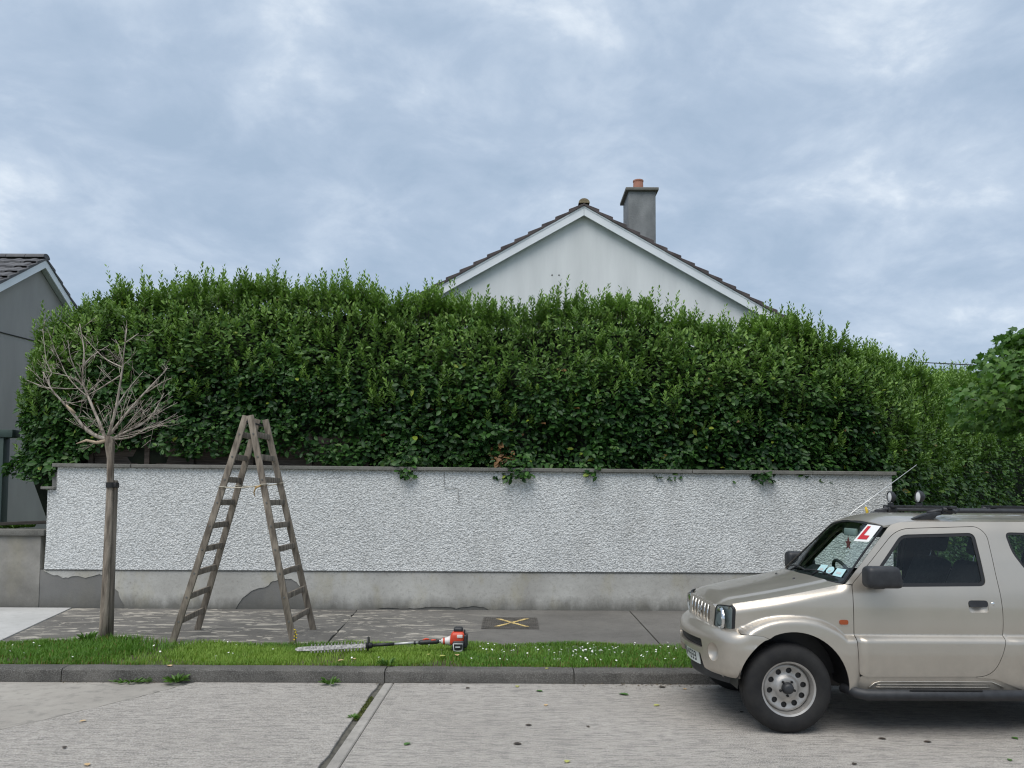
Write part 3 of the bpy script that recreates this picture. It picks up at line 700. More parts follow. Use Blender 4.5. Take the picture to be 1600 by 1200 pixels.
def htop(s):
    x = np.interp(s, _S, _X)
    z = np.interp(x, [-8.0, -7.7, -7.3, -6.8, -6.2, -4.8, -2, 0.2, 1.5, 2.3, 3.0, 4.2, 5.2, 6.0, 7.2, 9, 11.3, 15.5], [3.65, 3.92, 4.22, 4.52, 4.74, 4.84, 4.74, 4.60, 4.76, 4.56, 4.40, 4.32, 4.10, 3.92, 3.85, 4.05, 4.45, 4.8])
    return z+0.30*(fbm(x*1.6, 0*x, 0, 71, 3)-.5)
def hbot(s):
    x = np.interp(s, _S, _X)
    z = np.interp(x, [-7.9, -7.5, -7.1, -6.75, -6.5, -6.2, -5.2, -4.9, -4.1, -3.2, -2.7, -2.3, 5.35, 5.7, 6.2, 14], [2.5, 2.15, 2.02, 2.0, 2.3, 2.52, 2.55, 2.42, 2.48, 2.46, 2.32, 2.17, 2.13, 0.9, 0.3, 0.2])
    return z+0.10*(fbm(x*2.2, 0*x+3, 0, 75, 3)-.5)-0.045*sstep(0.50, 0.70, fbm(np.asarray(s)*1.9, 0*np.asarray(s), 0, 111, 3))*(z > 1.9)*(x > -2.5)
def hface(s, z):
    """outer surface of the clipped face: x, y and outward normal"""
    x, y, nx, ny = hpt(s); zt = htop(s)
    t = np.clip((z-2.2)/(zt-2.2), 0, 1.1)
    lean = 0.10*np.sin(np.pi*np.clip(t, 0, 1))-0.42*np.clip(t-0.45, 0, 1)**1.6-0.05
    lump = 0.22*(fbm(s*1.3, z*1.5, 0, 81, 3)-.5)+0.18*(fbm(s*4, z*4, 0, 85, 2)-.5)
    o = lean+lump+0.20*sstep(2.55, 2.15, z)*sstep(0.50, 0.70, fbm(s*1.9, 0*s, 0, 111, 3))*(z > 1.9)
    return x+nx*o, y+ny*o, nx, ny
TH = 1.5
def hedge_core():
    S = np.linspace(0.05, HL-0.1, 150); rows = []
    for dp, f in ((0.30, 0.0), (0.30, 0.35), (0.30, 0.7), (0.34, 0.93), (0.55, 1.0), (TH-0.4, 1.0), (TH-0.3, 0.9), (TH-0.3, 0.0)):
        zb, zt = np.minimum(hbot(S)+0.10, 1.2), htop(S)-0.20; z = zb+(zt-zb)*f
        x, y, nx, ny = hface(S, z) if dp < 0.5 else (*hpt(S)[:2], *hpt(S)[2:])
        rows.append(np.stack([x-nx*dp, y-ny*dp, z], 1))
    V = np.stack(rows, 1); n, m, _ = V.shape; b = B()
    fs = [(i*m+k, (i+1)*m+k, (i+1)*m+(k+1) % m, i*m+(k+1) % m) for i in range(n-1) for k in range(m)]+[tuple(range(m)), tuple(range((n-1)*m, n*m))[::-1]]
    b.add(V.reshape(-1, 3).tolist(), fs).build('shade_core', M['core'], hedge)  # added solid filler, keeps light from leaking through the leaves
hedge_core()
def unit(a): return a/(np.linalg.norm(a, axis=1, keepdims=True)+1e-9)
def face_leaves():
    n = 100000
    s = rng.uniform(0.0, HL-1.0, n); farf = np.where(s > 17.5, 0.55, 1.0); s = s[rng.random(n) < farf]; n = len(s)
    zb, zt = hbot(s), htop(s); u = rng.random(n); z = zb-0.05+(zt-zb+0.02)*u
    hole = fbm(s*2.6, z*2.6, 0, 91, 3)
    dep = rng.exponential(0.11, n)-0.07+0.38*sstep(0.48, 0.62, hole)*rng.random(n)
    x, y, nx, ny = hface(s, z)
    O = np.stack([nx, ny, 0*nx], 1)
    pos = np.stack([x, y, z], 1)-O*dep[:, None]+rng.normal(0, 0.012, (n, 3))
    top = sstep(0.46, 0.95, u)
    Tn = np.stack([-ny, nx, 0*nx], 1)
    ax = O*(0.55-0.25*top)[:, None]+np.array([[0, 0, 1.0]])*(-0.35+1.25*top)[:, None]+Tn*rng.normal(0, 0.75, n)[:, None]+rng.normal(0, 0.35, (n, 3))
    nr = O*(0.75-0.15*top)[:, None]+np.array([[0, 0, 0.62]])+rng.normal(0, 0.38, (n, 3))
    ln = (0.055+0.062*rng.random(n)**1.4)*(1-0.25*top)*(0.8+0.4*fbm(s*2, z*2, 0, 99, 2))*1.05; wd = ln*rng.uniform(0.52, 0.68, n)*(1-0.22*top)
    tint = np.clip(0.62*rng.random(n)**1.5+0.40*fbm(s*1.5, z*1.5, 0, 95, 3)-0.16+0.30*sstep(0.35, 0.95, u), 0, 0.93)  # height term paints the shade of the lower hedge into leaf colour
    r = rng.random(n); tint = np.where(r < 0.006, 0.985, tint); tint = np.where((r < 0.0016), 1.0, tint)
    brown = (s > 9.0) & (np.hypot(pos[:, 0]+0.13, (pos[:, 2]-2.45)) < 0.17) & (rng.random(n) < 0.5); tint = np.where(brown, 1.0, tint)
    yellow = sstep(5.2, 7.5, x)*(0.25+0.75*sstep(3.6, 2.2, z))*0.24*rng.random(n)
    young = np.clip(0.95*top*rng.random(n)+yellow+0.22*(rng.random(n) < 0.06), 0, 1)  # new growth plus painted top light, paler towards the crest
    young = np.where((x < -6.2), young+0.22*rng.random(n)*sstep(3.0, 4.6, z), young)
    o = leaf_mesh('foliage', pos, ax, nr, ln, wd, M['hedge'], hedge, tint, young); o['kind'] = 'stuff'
face_leaves()
def top_leaves():
    n = 42000; s = rng.uniform(0.0, HL-1.0, n); bk = rng.uniform(-0.05, 1.25, n); zt = htop(s)
    x, y, nx, ny = hface(s, zt)
    bumpy = 0.22*(fbm(s*3.2, bk*3.2, 0, 141, 2)-.5)
    z = zt-0.12+bumpy+0.10*np.sin(np.clip(bk, 0, 1.2)/1.2*np.pi)-rng.exponential(0.10, n)+0.06
    pos = np.stack([x-nx*bk, y-ny*bk, z], 1); O = np.stack([nx, ny, 0*nx], 1)
    ax = O*rng.normal(0.15, 0.5, n)[:, None]+rng.normal(0, 0.55, (n, 3))+np.array([[0, 0, 0.85]])
    nr = O*0.5+np.array([[0, 0, 0.6]])+rng.normal(0, 0.4, (n, 3)); ln = rng.uniform(0.05, 0.085, n)
    o = leaf_mesh('crest_foliage', pos, ax, nr, ln, ln*rng.uniform(.42, .56, n), M['hedge'], hedge, np.clip(rng.random(n)*.93, 0, .93), np.clip(0.2+rng.random(n)*.7, 0, 1)); o['kind'] = 'stuff'  # pale share mixes new growth with top light painted into the colour
top_leaves()
def shoots():
    # bunches: each a tall leader with shorter shoots round it
    nb = 560; cs = rng.uniform(0.1, HL-1.5, nb); cb = rng.uniform(0.0, 1.0, nb)**1.3*0.9; ch_ = 0.14+0.38*rng.random(nb)**1.7
    k_ = 5; s = np.repeat(cs, k_)+rng.normal(0, 0.075, nb*k_); bkk = np.repeat(cb, k_)+rng.normal(0, 0.06, nb*k_)
    rank = np.tile(np.arange(k_), nb); Lb = np.repeat(ch_, k_)*np.where(rank == 0, 1.0, rng.uniform(0.40, 0.82, nb*k_))+0.10
    nf = 1500; s = np.r_[s, rng.uniform(0.1, HL-1.5, nf)]; n = len(s); zt = htop(s)
    ontop = np.arange(n) < nb*k_
    L_ = np.r_[Lb, rng.uniform(0.18, 0.42, nf)]
    zz = np.where(ontop, zt-rng.uniform(0.04, 0.14, n), zt-0.05-rng.random(n)**1.3*1.7)
    x, y, nx, ny = hface(s, zz); back = np.where(ontop, np.r_[bkk, np.zeros(nf)], rng.uniform(-0.02, 0.10, n))
    base = np.stack([x-nx*back, y-ny*back, np.where(ontop, zz+0.06*np.sin(back*2.5), zz)], 1)
    L_ = np.where(ontop, L_, L_*0.85)
    out = np.where(ontop, rng.normal(0.03, 0.12, n), rng.uniform(0.22, 0.6, n)); tn = rng.normal(0, 0.17, n)
    d = unit(np.stack([nx*out-ny*tn, ny*out+nx*tn, np.ones(n)], 1))
    pos, ax, nr, ln, wd, ti, yo = [], [], [], [], [], [], []
    X_ = unit(np.cross(d, np.array([[0.3, 0.9, 0.1]]))); Y_ = np.cross(d, X_)
    K = 22; ph = rng.uniform(0, 6.28, n); tb = rng.random(n)
    for k in range(K):
        t = (k+0.5)/K; a = ph+k*2.4+rng.normal(0, 0.25, n)
        r = X_*np.cos(a)[:, None]+Y_*np.sin(a)[:, None]
        m = rng.random(n) < 0.95
        pos.append((base+d*(L_*t)[:, None]+r*0.006)[m])
        op = 1.1-0.6*t
        ax.append((r*op+d*(0.55+0.6*t))[m]); nr.append((d*1.0-r*0.5+rng.normal(0, 0.2, (n, 3)))[m])
        l_ = rng.uniform(0.066, 0.100, n)*(1.15-0.50*t); ln.append(l_[m]); wd.append((l_*rng.uniform(0.40, 0.52, n))[m])
        ti.append(np.clip(0.25+0.5*tb+0.2*rng.random(n), 0, 0.93)[m])
        yo.append(np.clip((0.34+0.66*t)*(0.40+0.60*tb)*np.where(ontop, 1, 0.85), 0, 1)[m])  # paler to the tip: fresh leaves, with painted top light added
    c = np.concatenate
    o = leaf_mesh('new_shoots', c(pos), c(ax), c(nr), c(ln), c(wd), M['hedge'], hedge, c(ti), c(yo)); o['kind'] = 'stuff'
    # shoot stems as three-sided spikes
    w_ = 0.0035; p0 = base-d*0.08; p1 = base+d*(L_*0.97)[:, None]
    V = np.stack([p0+X_*w_, p0-X_*w_*.5+Y_*w_*.87, p0-X_*w_*.5-Y_*w_*.87, p1], 1).reshape(-1, 3); k = (np.arange(n)*4)[:, None]
    F = np.stack([k+np.array([[0, 1, 3]]), k+np.array([[1, 2, 3]]), k+np.array([[2, 0, 3]])], 1).reshape(-1, 3)
    o = mesh_np('shoot_stems', V, F, M['twig'], hedge); o['kind'] = 'stuff'
shoots()
# stems of the hedge seen in the gaps above the coping
for xx in np.arange(-6.9, 5.6, 0.62):
    xx += random.uniform(-.15, .15); yy = 12.45+random.uniform(-.1, .15)
    B().tube([(xx, yy, 0.2), (xx+random.uniform(-.05, .05), yy, 1.6), (xx+random.uniform(-.12, .12), yy-.05, 2.7), (xx+random.uniform(-.2, .2), yy-.12, 3.6)], [0.05, 0.042, 0.03, 0.016], 7).build('stem', M['twig'], hedge, smooth=True)

# ------------------------------------------------------------------ maple at the right edge
M['maple'] = leafmat('maple_leaf', (0.032, 0.092, 0.022), (0.085, 0.185, 0.036), (0.17, 0.29, 0.06), 0.5, 0.32, 0.35)
M['bark'] = MAT('grey_bark', (0.10, 0.085, 0.07), (0.19, 0.165, 0.14), 14, 0.9, bmp=(30, 0.7, 0.02))
mt = thing('maple_tree', 'leafy maple with broad light green leaves reaching in at the right edge', 'tree', (7.1, 9.15, 0.1))
B().tube([(7.1, 9.15, 0.0), (7.12, 9.15, 1.0), (7.06, 9.13, 2.2), (7.0, 9.1, 3.2), (6.95, 9.1, 4.4)], [0.10, 0.075, 0.065, 0.05, 0.02], 10).build('trunk', M['bark'], mt, smooth=True)
lobes = [(6.45, 8.95, 2.88, 1.42, 1.25, 0.66), (6.40, 9.0, 3.30, 1.05, 1.2, 0.36), (6.25, 9.05, 3.62, 0.62, 0.7, 0.22), (7.6, 9.3, 3.2, 1.3, 1.3, 0.8), (7.0, 9.2, 4.1, 0.8, 0.9, 0.5)]
bb = B()
for (cx, cy, cz, rx, ry, rz) in lobes:
    for k in range(9):
        a = random.uniform(0, 6.28); e_ = (cx+rx*.85*math.cos(a), cy+ry*.85*math.sin(a), cz+random.uniform(-.4, .3)*rz)
        bb.tube([(7.03, 9.12, cz-0.55), ((7.03+e_[0])/2, (9.12+e_[1])/2, cz-0.15), e_], [0.022, 0.013, 0.004], 5)
bb.build('limbs', M['bark'], mt, smooth=True)
def maple():
    n = 25000; pos, tn_ = [], []
    for (cx, cy, cz, rx, ry, rz) in lobes:
        k = int(n*rx*ry/6.0)
        v = unit(rng.normal(0, 1, (k, 3))); v[:, 2] = np.where(v[:, 2] < -0.35, -0.35, v[:, 2])
        r = rng.random(k)**0.4
        lay = 0.5+0.5*np.round(rng.random(k)*3)/3
        p = np.array([[cx, cy, cz]])+v*np.array([[rx, ry, rz]])*r[:, None]
        p[:, 2] += 0.10*(fbm(p[:, 0]*2.5, p[:, 1]*2.5, p[:, 2]*2, 7, 2)-.5)*2
        keep = fbm(p[:, 0]*2.6, p[:, 1]*2.6, p[:, 2]*3.4, 14, 2) > 0.36
        pos.append(p[keep])
    p = np.concatenate(pos); n = len(p)
    out = unit(p-np.array([[7.0, 9.1, 3.0]])); out[:, 2] *= 0.3
    ax = unit(out*0.8+np.array([[0, 0, -0.40]])+rng.normal(0, 0.55, (n, 3)))
    nr = np.array([[0, 0, 0.8]])+out*0.4+rng.normal(0, 0.62, (n, 3))
    sd = unit(np.cross(ax, nr)); nr = np.cross(sd, ax); L_ = rng.uniform(0.05, 0.105, n)
    shp = [(0.0, 0.0), (-.16, .02), (-.42, .12), (-.30, .30), (-.52, .58), (-.25, .56), (0, 1.0), (.25, .56), (.52, .58), (.30, .30), (.42, .12), (.16, .02)]
    V = np.stack([p+sd*(a*L_)[:, None]+ax*(b_*L_)[:, None]-nr*((a*a*.5+b_*b_*.18)*L_)[:, None] for a, b_ in shp], 1).reshape(-1, 3)
    k = (np.arange(n)*12)[:, None]
    tri = [(0, 2, 1), (0, 3, 2), (3, 5, 4), (0, 5, 3), (0, 6, 5), (0, 7, 6), (0, 9, 7), (9, 8, 7), (0, 10, 9), (0, 11, 10)]
    F = np.stack([k+np.array([t]) for t in tri], 1).reshape(-1, 3)
    t = np.clip(0.6*rng.random(n)+0.3*fbm(p[:, 0]*2, p[:, 1]*2, p[:, 2]*2, 31, 2), 0, 0.93); yo = np.clip(rng.random(n)*0.75*sstep(0.2, 0.9, fbm(p[:, 0]*1.5, p[:, 1]*1.5, p[:, 2]*1.5, 37, 2)), 0, 1)
    o = mesh_np('crown', V, F, M['maple'], mt, {'tint': np.repeat(t, 10), 'young': np.repeat(yo, 10)}); o['kind'] = 'stuff'
maple()

# ------------------------------------------------------------------ bare street tree, stake and tie
M['deadbark'] = MAT('bleached_bark', (0.15, 0.12, 0.097), (0.47, 0.41, 0.35), 22, 0.9, stretch=(1, 1, 0.16), bmp=(26, 0.9, 0.02, (1.5, 1.5, 0.25)), lo=0.36, hi=0.56)
M['stakewood'] = MAT('grey_stake_timber', (0.09, 0.075, 0.06), (0.27, 0.235, 0.195), 9, 0.9, stretch=(2.5, 2.5, 0.18), bmp=(18, 0.7, 0.012, (3, 3, 0.2)))
M['rawwood'] = MAT('torn_pale_wood', (0.34, 0.26, 0.18), (0.50, 0.40, 0.29), 18, 0.9)
M['trunkbark'] = MAT('brown_grey_trunk_bark', (0.10, 0.08, 0.062), (0.34, 0.285, 0.23), 20, 0.9, stretch=(1, 1, 0.14), bmp=(26, 0.9, 0.02, (1.5, 1.5, 0.25)), lo=0.36, hi=0.60)
tr = thing('bare_tree', 'leafless pollarded young tree with spreading twigs on the grass verge', 'tree', (-4.577, 9.1, 0.1))
tp = [(-4.595, 9.1, 0.05), (-4.59, 9.1, 0.35), (-4.58, 9.1, 0.8), (-4.572, 9.1, 1.4), (-4.566, 9.1, 1.9), (-4.572, 9.1, 2.2), (-4.585, 9.1, 2.36), (-4.60, 9.1, 2.45)]
B().tube(tp, [0.052, 0.045, 0.042, 0.040, 0.038, 0.039, 0.054, 0.042], 14).build('trunk', M['trunkbark'], tr, smooth=True)
BR = [[(-4.63, 9.1, 2.42), (-4.73, 9.06, 2.46), (-4.82, 9.01, 2.53), (-4.92, 8.97, 2.67), (-5.04, 8.93, 2.82), (-5.15, 8.88, 2.97), (-5.22, 8.84, 3.15)], [(-5.29, 9.13, 3.0), (-5.43, 9.13, 3.04), (-5.58, 9.13, 3.1)], [(-5.25, 9.02, 3.03), (-5.26, 9.02, 3.11), (-5.23, 9.02, 3.16), (-5.27, 9.02, 3.24), (-5.3, 9.02, 3.32), (-5.35, 9.02, 3.67)], [(-4.65, 9.1, 2.44), (-4.7, 9.12, 2.56), (-4.82, 9.13, 2.81), (-4.89, 9.15, 2.95), (-4.96, 9.17, 3.11), (-4.96, 9.19, 3.43), (-5.03, 9.2, 3.77)], [(-4.9, 9.18, 2.92), (-5.03, 9.18, 3.03), (-5.15, 9.18, 3.17), (-5.23, 9.18, 3.33), (-5.29, 9.18, 3.45), (-5.39, 9.18, 3.71)], [(-4.96, 9.17, 3.06), (-5.05, 9.05, 3.13), (-5.25, 8.94, 3.17)], [(-4.97, 9.17, 3.1), (-5.0, 9.0, 3.31), (-5.02, 8.95, 3.53)],
 [(-4.96, 9.19, 3.29), (-4.89, 9.25, 3.41), (-4.73, 9.3, 3.54)], [(-4.89, 9.15, 2.96), (-4.70, 9.06, 3.08), (-4.50, 8.98, 3.21)], [(-4.61, 9.1, 2.44), (-4.56, 9.05, 2.53), (-4.47, 8.99, 2.78), (-4.39, 8.94, 3.2), (-4.36, 8.89, 3.3), (-4.3, 8.83, 3.64)], [(-4.37, 8.91, 3.27), (-4.42, 8.9, 3.45)], [(-4.31, 8.85, 3.49), (-4.2, 8.9, 3.6)], [(-4.39, 8.94, 3.22), (-4.7, 9.1, 3.37), (-5.0, 9.2, 3.65)], [(-4.40, 8.95, 3.14), (-4.70, 9.05, 2.99), (-4.87, 9.14, 2.94)], [(-4.58, 9.1, 2.48), (-4.46, 9.13, 2.67), (-4.33, 9.17, 2.86), (-4.15, 9.2, 3.08), (-4.02, 9.24, 3.25)], [(-4.22, 9.18, 2.97), (-4.0, 9.05, 3.06), (-3.85, 8.98, 3.11)],
 [(-4.55, 9.1, 2.43), (-4.42, 9.13, 2.51), (-4.26, 9.17, 2.6), (-4.14, 9.2, 2.74), (-4.04, 9.23, 2.97)], [(-4.3, 9.16, 2.58), (-4.15, 9.25, 2.72), (-3.92, 9.32, 2.87)], [(-4.54, 9.1, 2.42), (-4.34, 9.11, 2.45), (-4.16, 9.12, 2.56), (-3.94, 9.12, 2.58)], [(-4.46, 8.99, 2.79), (-4.40, 9.1, 2.99), (-4.28, 9.2, 3.21)], [(-5.04, 8.93, 2.83), (-5.0, 9.05, 2.83), (-4.9, 9.15, 2.87)], [(-4.68, 9.11, 2.5), (-4.70, 8.98, 2.6), (-4.80, 8.9, 2.73)], [(-5.15, 8.88, 2.98), (-5.08, 9.05, 2.99), (-4.94, 9.2, 3.02)]]
mainb = {0: (0.027, 0.006), 3: (0.022, 0.005), 9: (0.022, 0.005), 14: (0.018, 0.005), 16: (0.016, 0.004), 18: (0.013, 0.003)}
def smooth_path(p, k=3):
    p = [Vector(a) for a in p]; out = []
    for i in range(len(p)-1):
        a, b_, c, d_ = p[max(i-1, 0)], p[i], p[i+1], p[min(i+2, len(p)-1)]
        for j in range(k):
            t = j/k; out.append(0.5*((2*b_)+(c-a)*t+(2*a-5*b_+4*c-d_)*t*t+(3*b_-a-3*c+d_)*t**3))
    out.append(p[-1]); return out
tw = B()
def twigs(path, r0, dens, ln):
    for i in range(2, len(path)-1):
        if random.random() > dens: continue
        p = path[i]; d = (path[i+1]-path[i-1]).normalized()
        q = Vector((random.uniform(-1, 1), random.uniform(-1, 1), random.uniform(-.5, 1))).normalized()
        q = (d*0.55+q*0.9+Vector((0, 0, 0.15))).normalized(); l_ = ln*random.uniform(.4, 1.1)
        e1 = p+q*l_*.5+Vector((random.uniform(-1, 1), random.uniform(-1, 1), random.uniform(-1, 1)))*l_*.06; e2 = p+q*l_+Vector((0, 0, l_*.08))
        tw.tube([p, e1, e2], [r0*.42, r0*.32, 0.0016], 5)
        if l_ > 0.16:
            for _ in range(2):
                t_ = random.uniform(.35, .8); s_ = p.lerp(e2, t_)
                tw.tube([s_, s_+(q+Vector((random.uniform(-1, 1), random.uniform(-1, 1), random.uniform(-.6, 1)))*.8).normalized()*l_*.45], [0.0026, 0.0014], 4)
for i, b_ in enumerate(BR):
    pth = smooth_path(b_, 4); r0, r1 = mainb.get(i, (0.0085, 0.0026)); n = len(pth)
    rad = [r0+(r1-r0)*(k/(n-1))**.8 for k in range(n)]
    B().tube(pth, rad, 8 if i in mainb else 6).build('branch', M['deadbark'], tr, smooth=True)
    twigs(pth, r1*1.6, 0.85 if i in mainb else 0.65, 0.30 if i in mainb else 0.2)
for k in range(15):   # dense fan of fine twigs at the right of the fork
    a = random.uniform(0.05, 1.15); l_ = random.uniform(0.4, 0.9); o = Vector((-4.54, 9.1, 2.43))
    d = Vector((math.cos(a), random.uniform(-.6, .6), math.sin(a)*0.85)).normalized()
    s_ = o+d*random.uniform(0.02, 0.25); e2 = o+d*l_+Vector((0, 0, random.uniform(-.03, .08)))
    m_ = s_.lerp(e2, .5)+Vector((0, 0, random.uniform(-.05, .02)))
    tw.tube([s_, m_, e2], [0.0058, 0.004, 0.0015], 5)
    for _ in range(3):
        p = m_.lerp(e2, random.uniform(-.3, .9)); tw.tube([p, p+Vector((random.uniform(0, .12), random.uniform(-.08, .08), random.uniform(-.05, .12)))], [0.003, 0.0013], 4)
tw.build('twigs', M['deadbark'], tr, smooth=True)['kind'] = 'stuff'
B().tube([(-4.62, 9.08, 2.40), (-4.70, 9.03, 2.375), (-4.80, 9.0, 2.40), (-4.90, 8.98, 2.36)], [0.022, 0.018, 0.015, 0.005], 8).build('broken_stub', M['rawwood'], tr, smooth=True)
B().tube([(-4.905, 8.945, 2.70), (-4.95, 8.93, 2.74), (-4.995, 8.915, 2.79)], [0.012, 0.018, 0.006], 8).build('torn_wood', M['rawwood'], tr, smooth=True)
sk = B()
sk.tube([(-4.545, 9.165, 0.0), (-4.548, 9.165, 0.6), (-4.548, 9.165, 1.3), (-4.545, 9.165, 1.93), (-4.545, 9.165, 1.955)], [0.036, 0.035, 0.035, 0.035, 0.030], 12)
sk = sk.build('tree_stake', M['stakewood'], smooth=True); tag(sk, 'round weathered timber stake tied beside the bare tree trunk', 'stake')
tie = thing('tree_tie', 'black rubber strap holding the bare tree to its stake', 'strap', (-4.55, 9.1, 1.9))
ring = [(-4.558+0.060*math.cos(t), 9.135+0.085*math.sin(t)) for t in np.linspace(0, 2*math.pi, 25)[:-1]]
b = B(); vs = [(x, y, z) for z in (1.868, 1.928) for x, y in ring]+[( -4.556+(x+4.556)*1.06, 9.13+(y-9.13)*1.06, z) for z in (1.868, 1.928) for x, y in ring]
n = 24; fs = []
for i in range(n):
    j = (i+1) % n; fs += [(i, j, j+n, i+n), (i+2*n, i+3*n, j+3*n, j+2*n), (i, i+2*n, j+2*n, j), (i+n, j+n, j+3*n, i+3*n)]
b.add(vs, fs).build('strap_band', M['black'], tie, smooth=True, ang=R(40))
B().box(-4.512, -4.477, 9.06, 9.10, 1.872, 1.926).build('buckle', M['black'], tie, bevel=0.004)

# ------------------------------------------------------------------ stepladder
M['oldwood'] = MAT('weathered_ladder_timber', (0.10, 0.083, 0.066), (0.26, 0.222, 0.178), 5, 0.88, stretch=(5, 5, 0.8), bmp=(22, 0.6, 0.008, (3, 3, 0.4)))
M['rope'] = MAT('pale_rope', (0.42, 0.38, 0.30), (0.52, 0.48, 0.40), 40, 0.9)
M['orangerope'] = MAT('orange_twine', (0.34, 0.21, 0.08), (0.46, 0.31, 0.14), 40, 0.9)
ld = thing('stepladder', 'tall old wooden double ladder standing open on the pavement before the wall', 'ladder', (-3.1, 9.6, 0.12))
st_ = {'nl': ((-3.815, 9.10, 0.115), (-3.15, 9.41, 2.71)), 'fl': ((-3.875, 9.98, 0.128), (-3.145, 9.84, 2.71)),
       'nr': ((-2.465, 9.16, 0.115), (-3.075, 9.37, 2.71)), 'fr': ((-2.455, 10.03, 0.128), (-3.055, 9.88, 2.71))}
for k, (a, b_) in st_.items():
    bb = B(); d = (Vector(b_)-Vector(a)).normalized()
    bb.beam(a, Vector(b_)+d*0.02, 0.034, 0.075, (1, 0, 0)); bb.build('stile', M['oldwood'], ld, bevel=0.006)
for l_, f_ in (('nl', 'fl'), ('nr', 'fr')):
    a0, a1 = [Vector(v) for v in st_[l_]]; c0, c1 = [Vector(v) for v in st_[f_]]
    for k in range(9):
        t = 0.095+k*0.1035
        p, q_ = a0.lerp(a1, t), c0.lerp(c1, t); d = (q_-p).normalized()
        bb = B(); bb.beam(p-d*0.012, q_+d*0.012, 0.030, 0.068, (0, 0, 1)); bb.build('rung', M['oldwood'], ld, bevel=0.005)
        bx = B(); bx.lathe([(0.0, -0.003), (0.011, -0.003), (0.011, 0.004)], 8, (p.x, p.y-0.022, p.z)); bx.build('peg', M['crack'], ld)
B().tube([(-3.112, 9.36, 2.655), (-3.10, 9.90, 2.655)], 0.012, 8).build('hinge_rod', M['black'], ld)
def ropeat(z, k): a, b_ = st_[k]; t = (z-a[2])/(b_[2]-a[2]); return Vector(a).lerp(Vector(b_), t)
for n_, f_, z in (('nl', 'nr', 1.885), ('fl', 'fr', 1.91)):
    p, q_ = ropeat(z, n_), ropeat(z, f_); q_.z += 0.03
    pts = [p.lerp(q_, i/8)+Vector((0, -0.03 if n_ == 'nl' else 0, -0.02*4*(i/8)*(1-i/8))) for i in range(9)]
    B().tube(pts, 0.0075, 6).build('rope', M['rope'], ld, smooth=True)
    for e_ in (p, q_):
        b = B(); dd = (ropeat(2.2, n_ if e_ is p else f_)-e_).normalized()
        B().tube([e_+Vector((-.03, -.045, 0)), e_+Vector((.03, -.045, .005)), e_+Vector((.034, .045, .008)), e_+Vector((-.034, .045, .004)), e_+Vector((-.03, -.045, 0))], 0.007, 6).build('rope_knot', M['rope'], ld, smooth=True)
q_ = ropeat(1.9, 'nr')
B().tube([q_+Vector((-.02, -.05, 0)), q_+Vector((-.075, -.055, -.02)), q_+Vector((-.095, -.055, -.08)), q_+Vector((-.08, -.05, -.13))], [0.009, 0.012, 0.009, 0.004], 6).build('twine_end', M['orangerope'], ld, smooth=True)
# ------------------------------------------------------------------ parked car (local frame: x rearward from the front axle, y across, z up)
def paint_material():
    m, n, l, p = newmat('champagne_metallic_paint')
    v = wpos(n, l)
    c = ramp(n, l, noise(n, l, v, 3, 5), [(0.3, (0.462, 0.420, 0.362)), (0.7, (0.495, 0.452, 0.392))])
    sx = n.new('ShaderNodeSeparateXYZ'); g_ = n.new('ShaderNodeNewGeometry'); l.new(g_.outputs['Position'], sx.inputs[0])
    dust = math_(n, l, 'MULTIPLY', framp(n, l, sx.outputs[2], 0.75, 0.30), framp(n, l, noise(n, l, v, 9, 6, 0.7), 0.35, 0.7, 0, 0.55))   # road film on the lower panels
    c = mixc(n, l, dust, c, (0.30, 0.275, 0.24))
    l.new(c, p.inputs['Base Color']); p.inputs['Metallic'].default_value = 0.72
    l.new(framp(n, l, noise(n, l, v, 5, 5), 0.3, 0.7, 0.34, 0.42), p.inputs['Roughness'])
    p.inputs['Coat Weight'].default_value = 0.7; p.inputs['Coat Roughness'].default_value = 0.04
    return m
M['paint'] = paint_material()
def glass_material(name, tint, refl=1.0):
    m, n, l, p = newmat(name); n.remove(p)
    t = n.new('ShaderNodeBsdfTransparent'); t.inputs[0].default_value = (*tint, 1)
    g_ = n.new('ShaderNodeBsdfGlossy'); g_.inputs['Roughness'].default_value = 0.02; g_.inputs[0].default_value = (0.9, 0.95, 0.97, 1)
    f = n.new('ShaderNodeFresnel'); f.inputs[0].default_value = 1.50
    mxs = n.new('ShaderNodeMixShader'); l.new(math_(n, l, 'MULTIPLY', f.outputs[0], refl), mxs.inputs[0])
    l.new(t.outputs[0], mxs.inputs[1]); l.new(g_.outputs[0], mxs.inputs[2]); l.new(mxs.outputs[0], n['Material Output'].inputs[0])
    return m
M['windscreen'] = glass_material('green_tinted_glass', (0.82, 0.94, 0.91), 0.8)
M['sideglass'] = glass_material('side_window_glass', (0.86, 0.92, 0.91), 0.8)
M['lens'] = glass_material('headlamp_lens', (0.80, 0.84, 0.82), 1.0)
M['plastic'] = MAT('black_trim_plastic', (0.016, 0.017, 0.020), (0.028, 0.030, 0.034), 20, 0.5)
M['seal'] = MAT('window_rubber', (0.010, 0.010, 0.011), rough=0.45)
M['tyre'] = MAT('tyre_rubber', (0.007, 0.007, 0.008), (0.016, 0.0155, 0.015), 10, 0.8, bmp=(60, 0.2, 0.004))
M['steel'] = MAT('silver_wheel_paint', (0.33, 0.318, 0.30), (0.43, 0.415, 0.395), 12, 0.40, 0.6)
M['chrome'] = MAT('chrome', (0.75, 0.76, 0.76), rough=0.12, metal=1)
M['housing'] = MAT('lamp_housing', (0.52, 0.55, 0.54), rough=0.5)
M['amber'] = MAT('amber_lens', (0.30, 0.065, 0.02), rough=0.25)
M['cabin'] = MAT('dark_cabin_cloth', (0.018, 0.019, 0.022), (0.030, 0.031, 0.035), 30, 0.85)
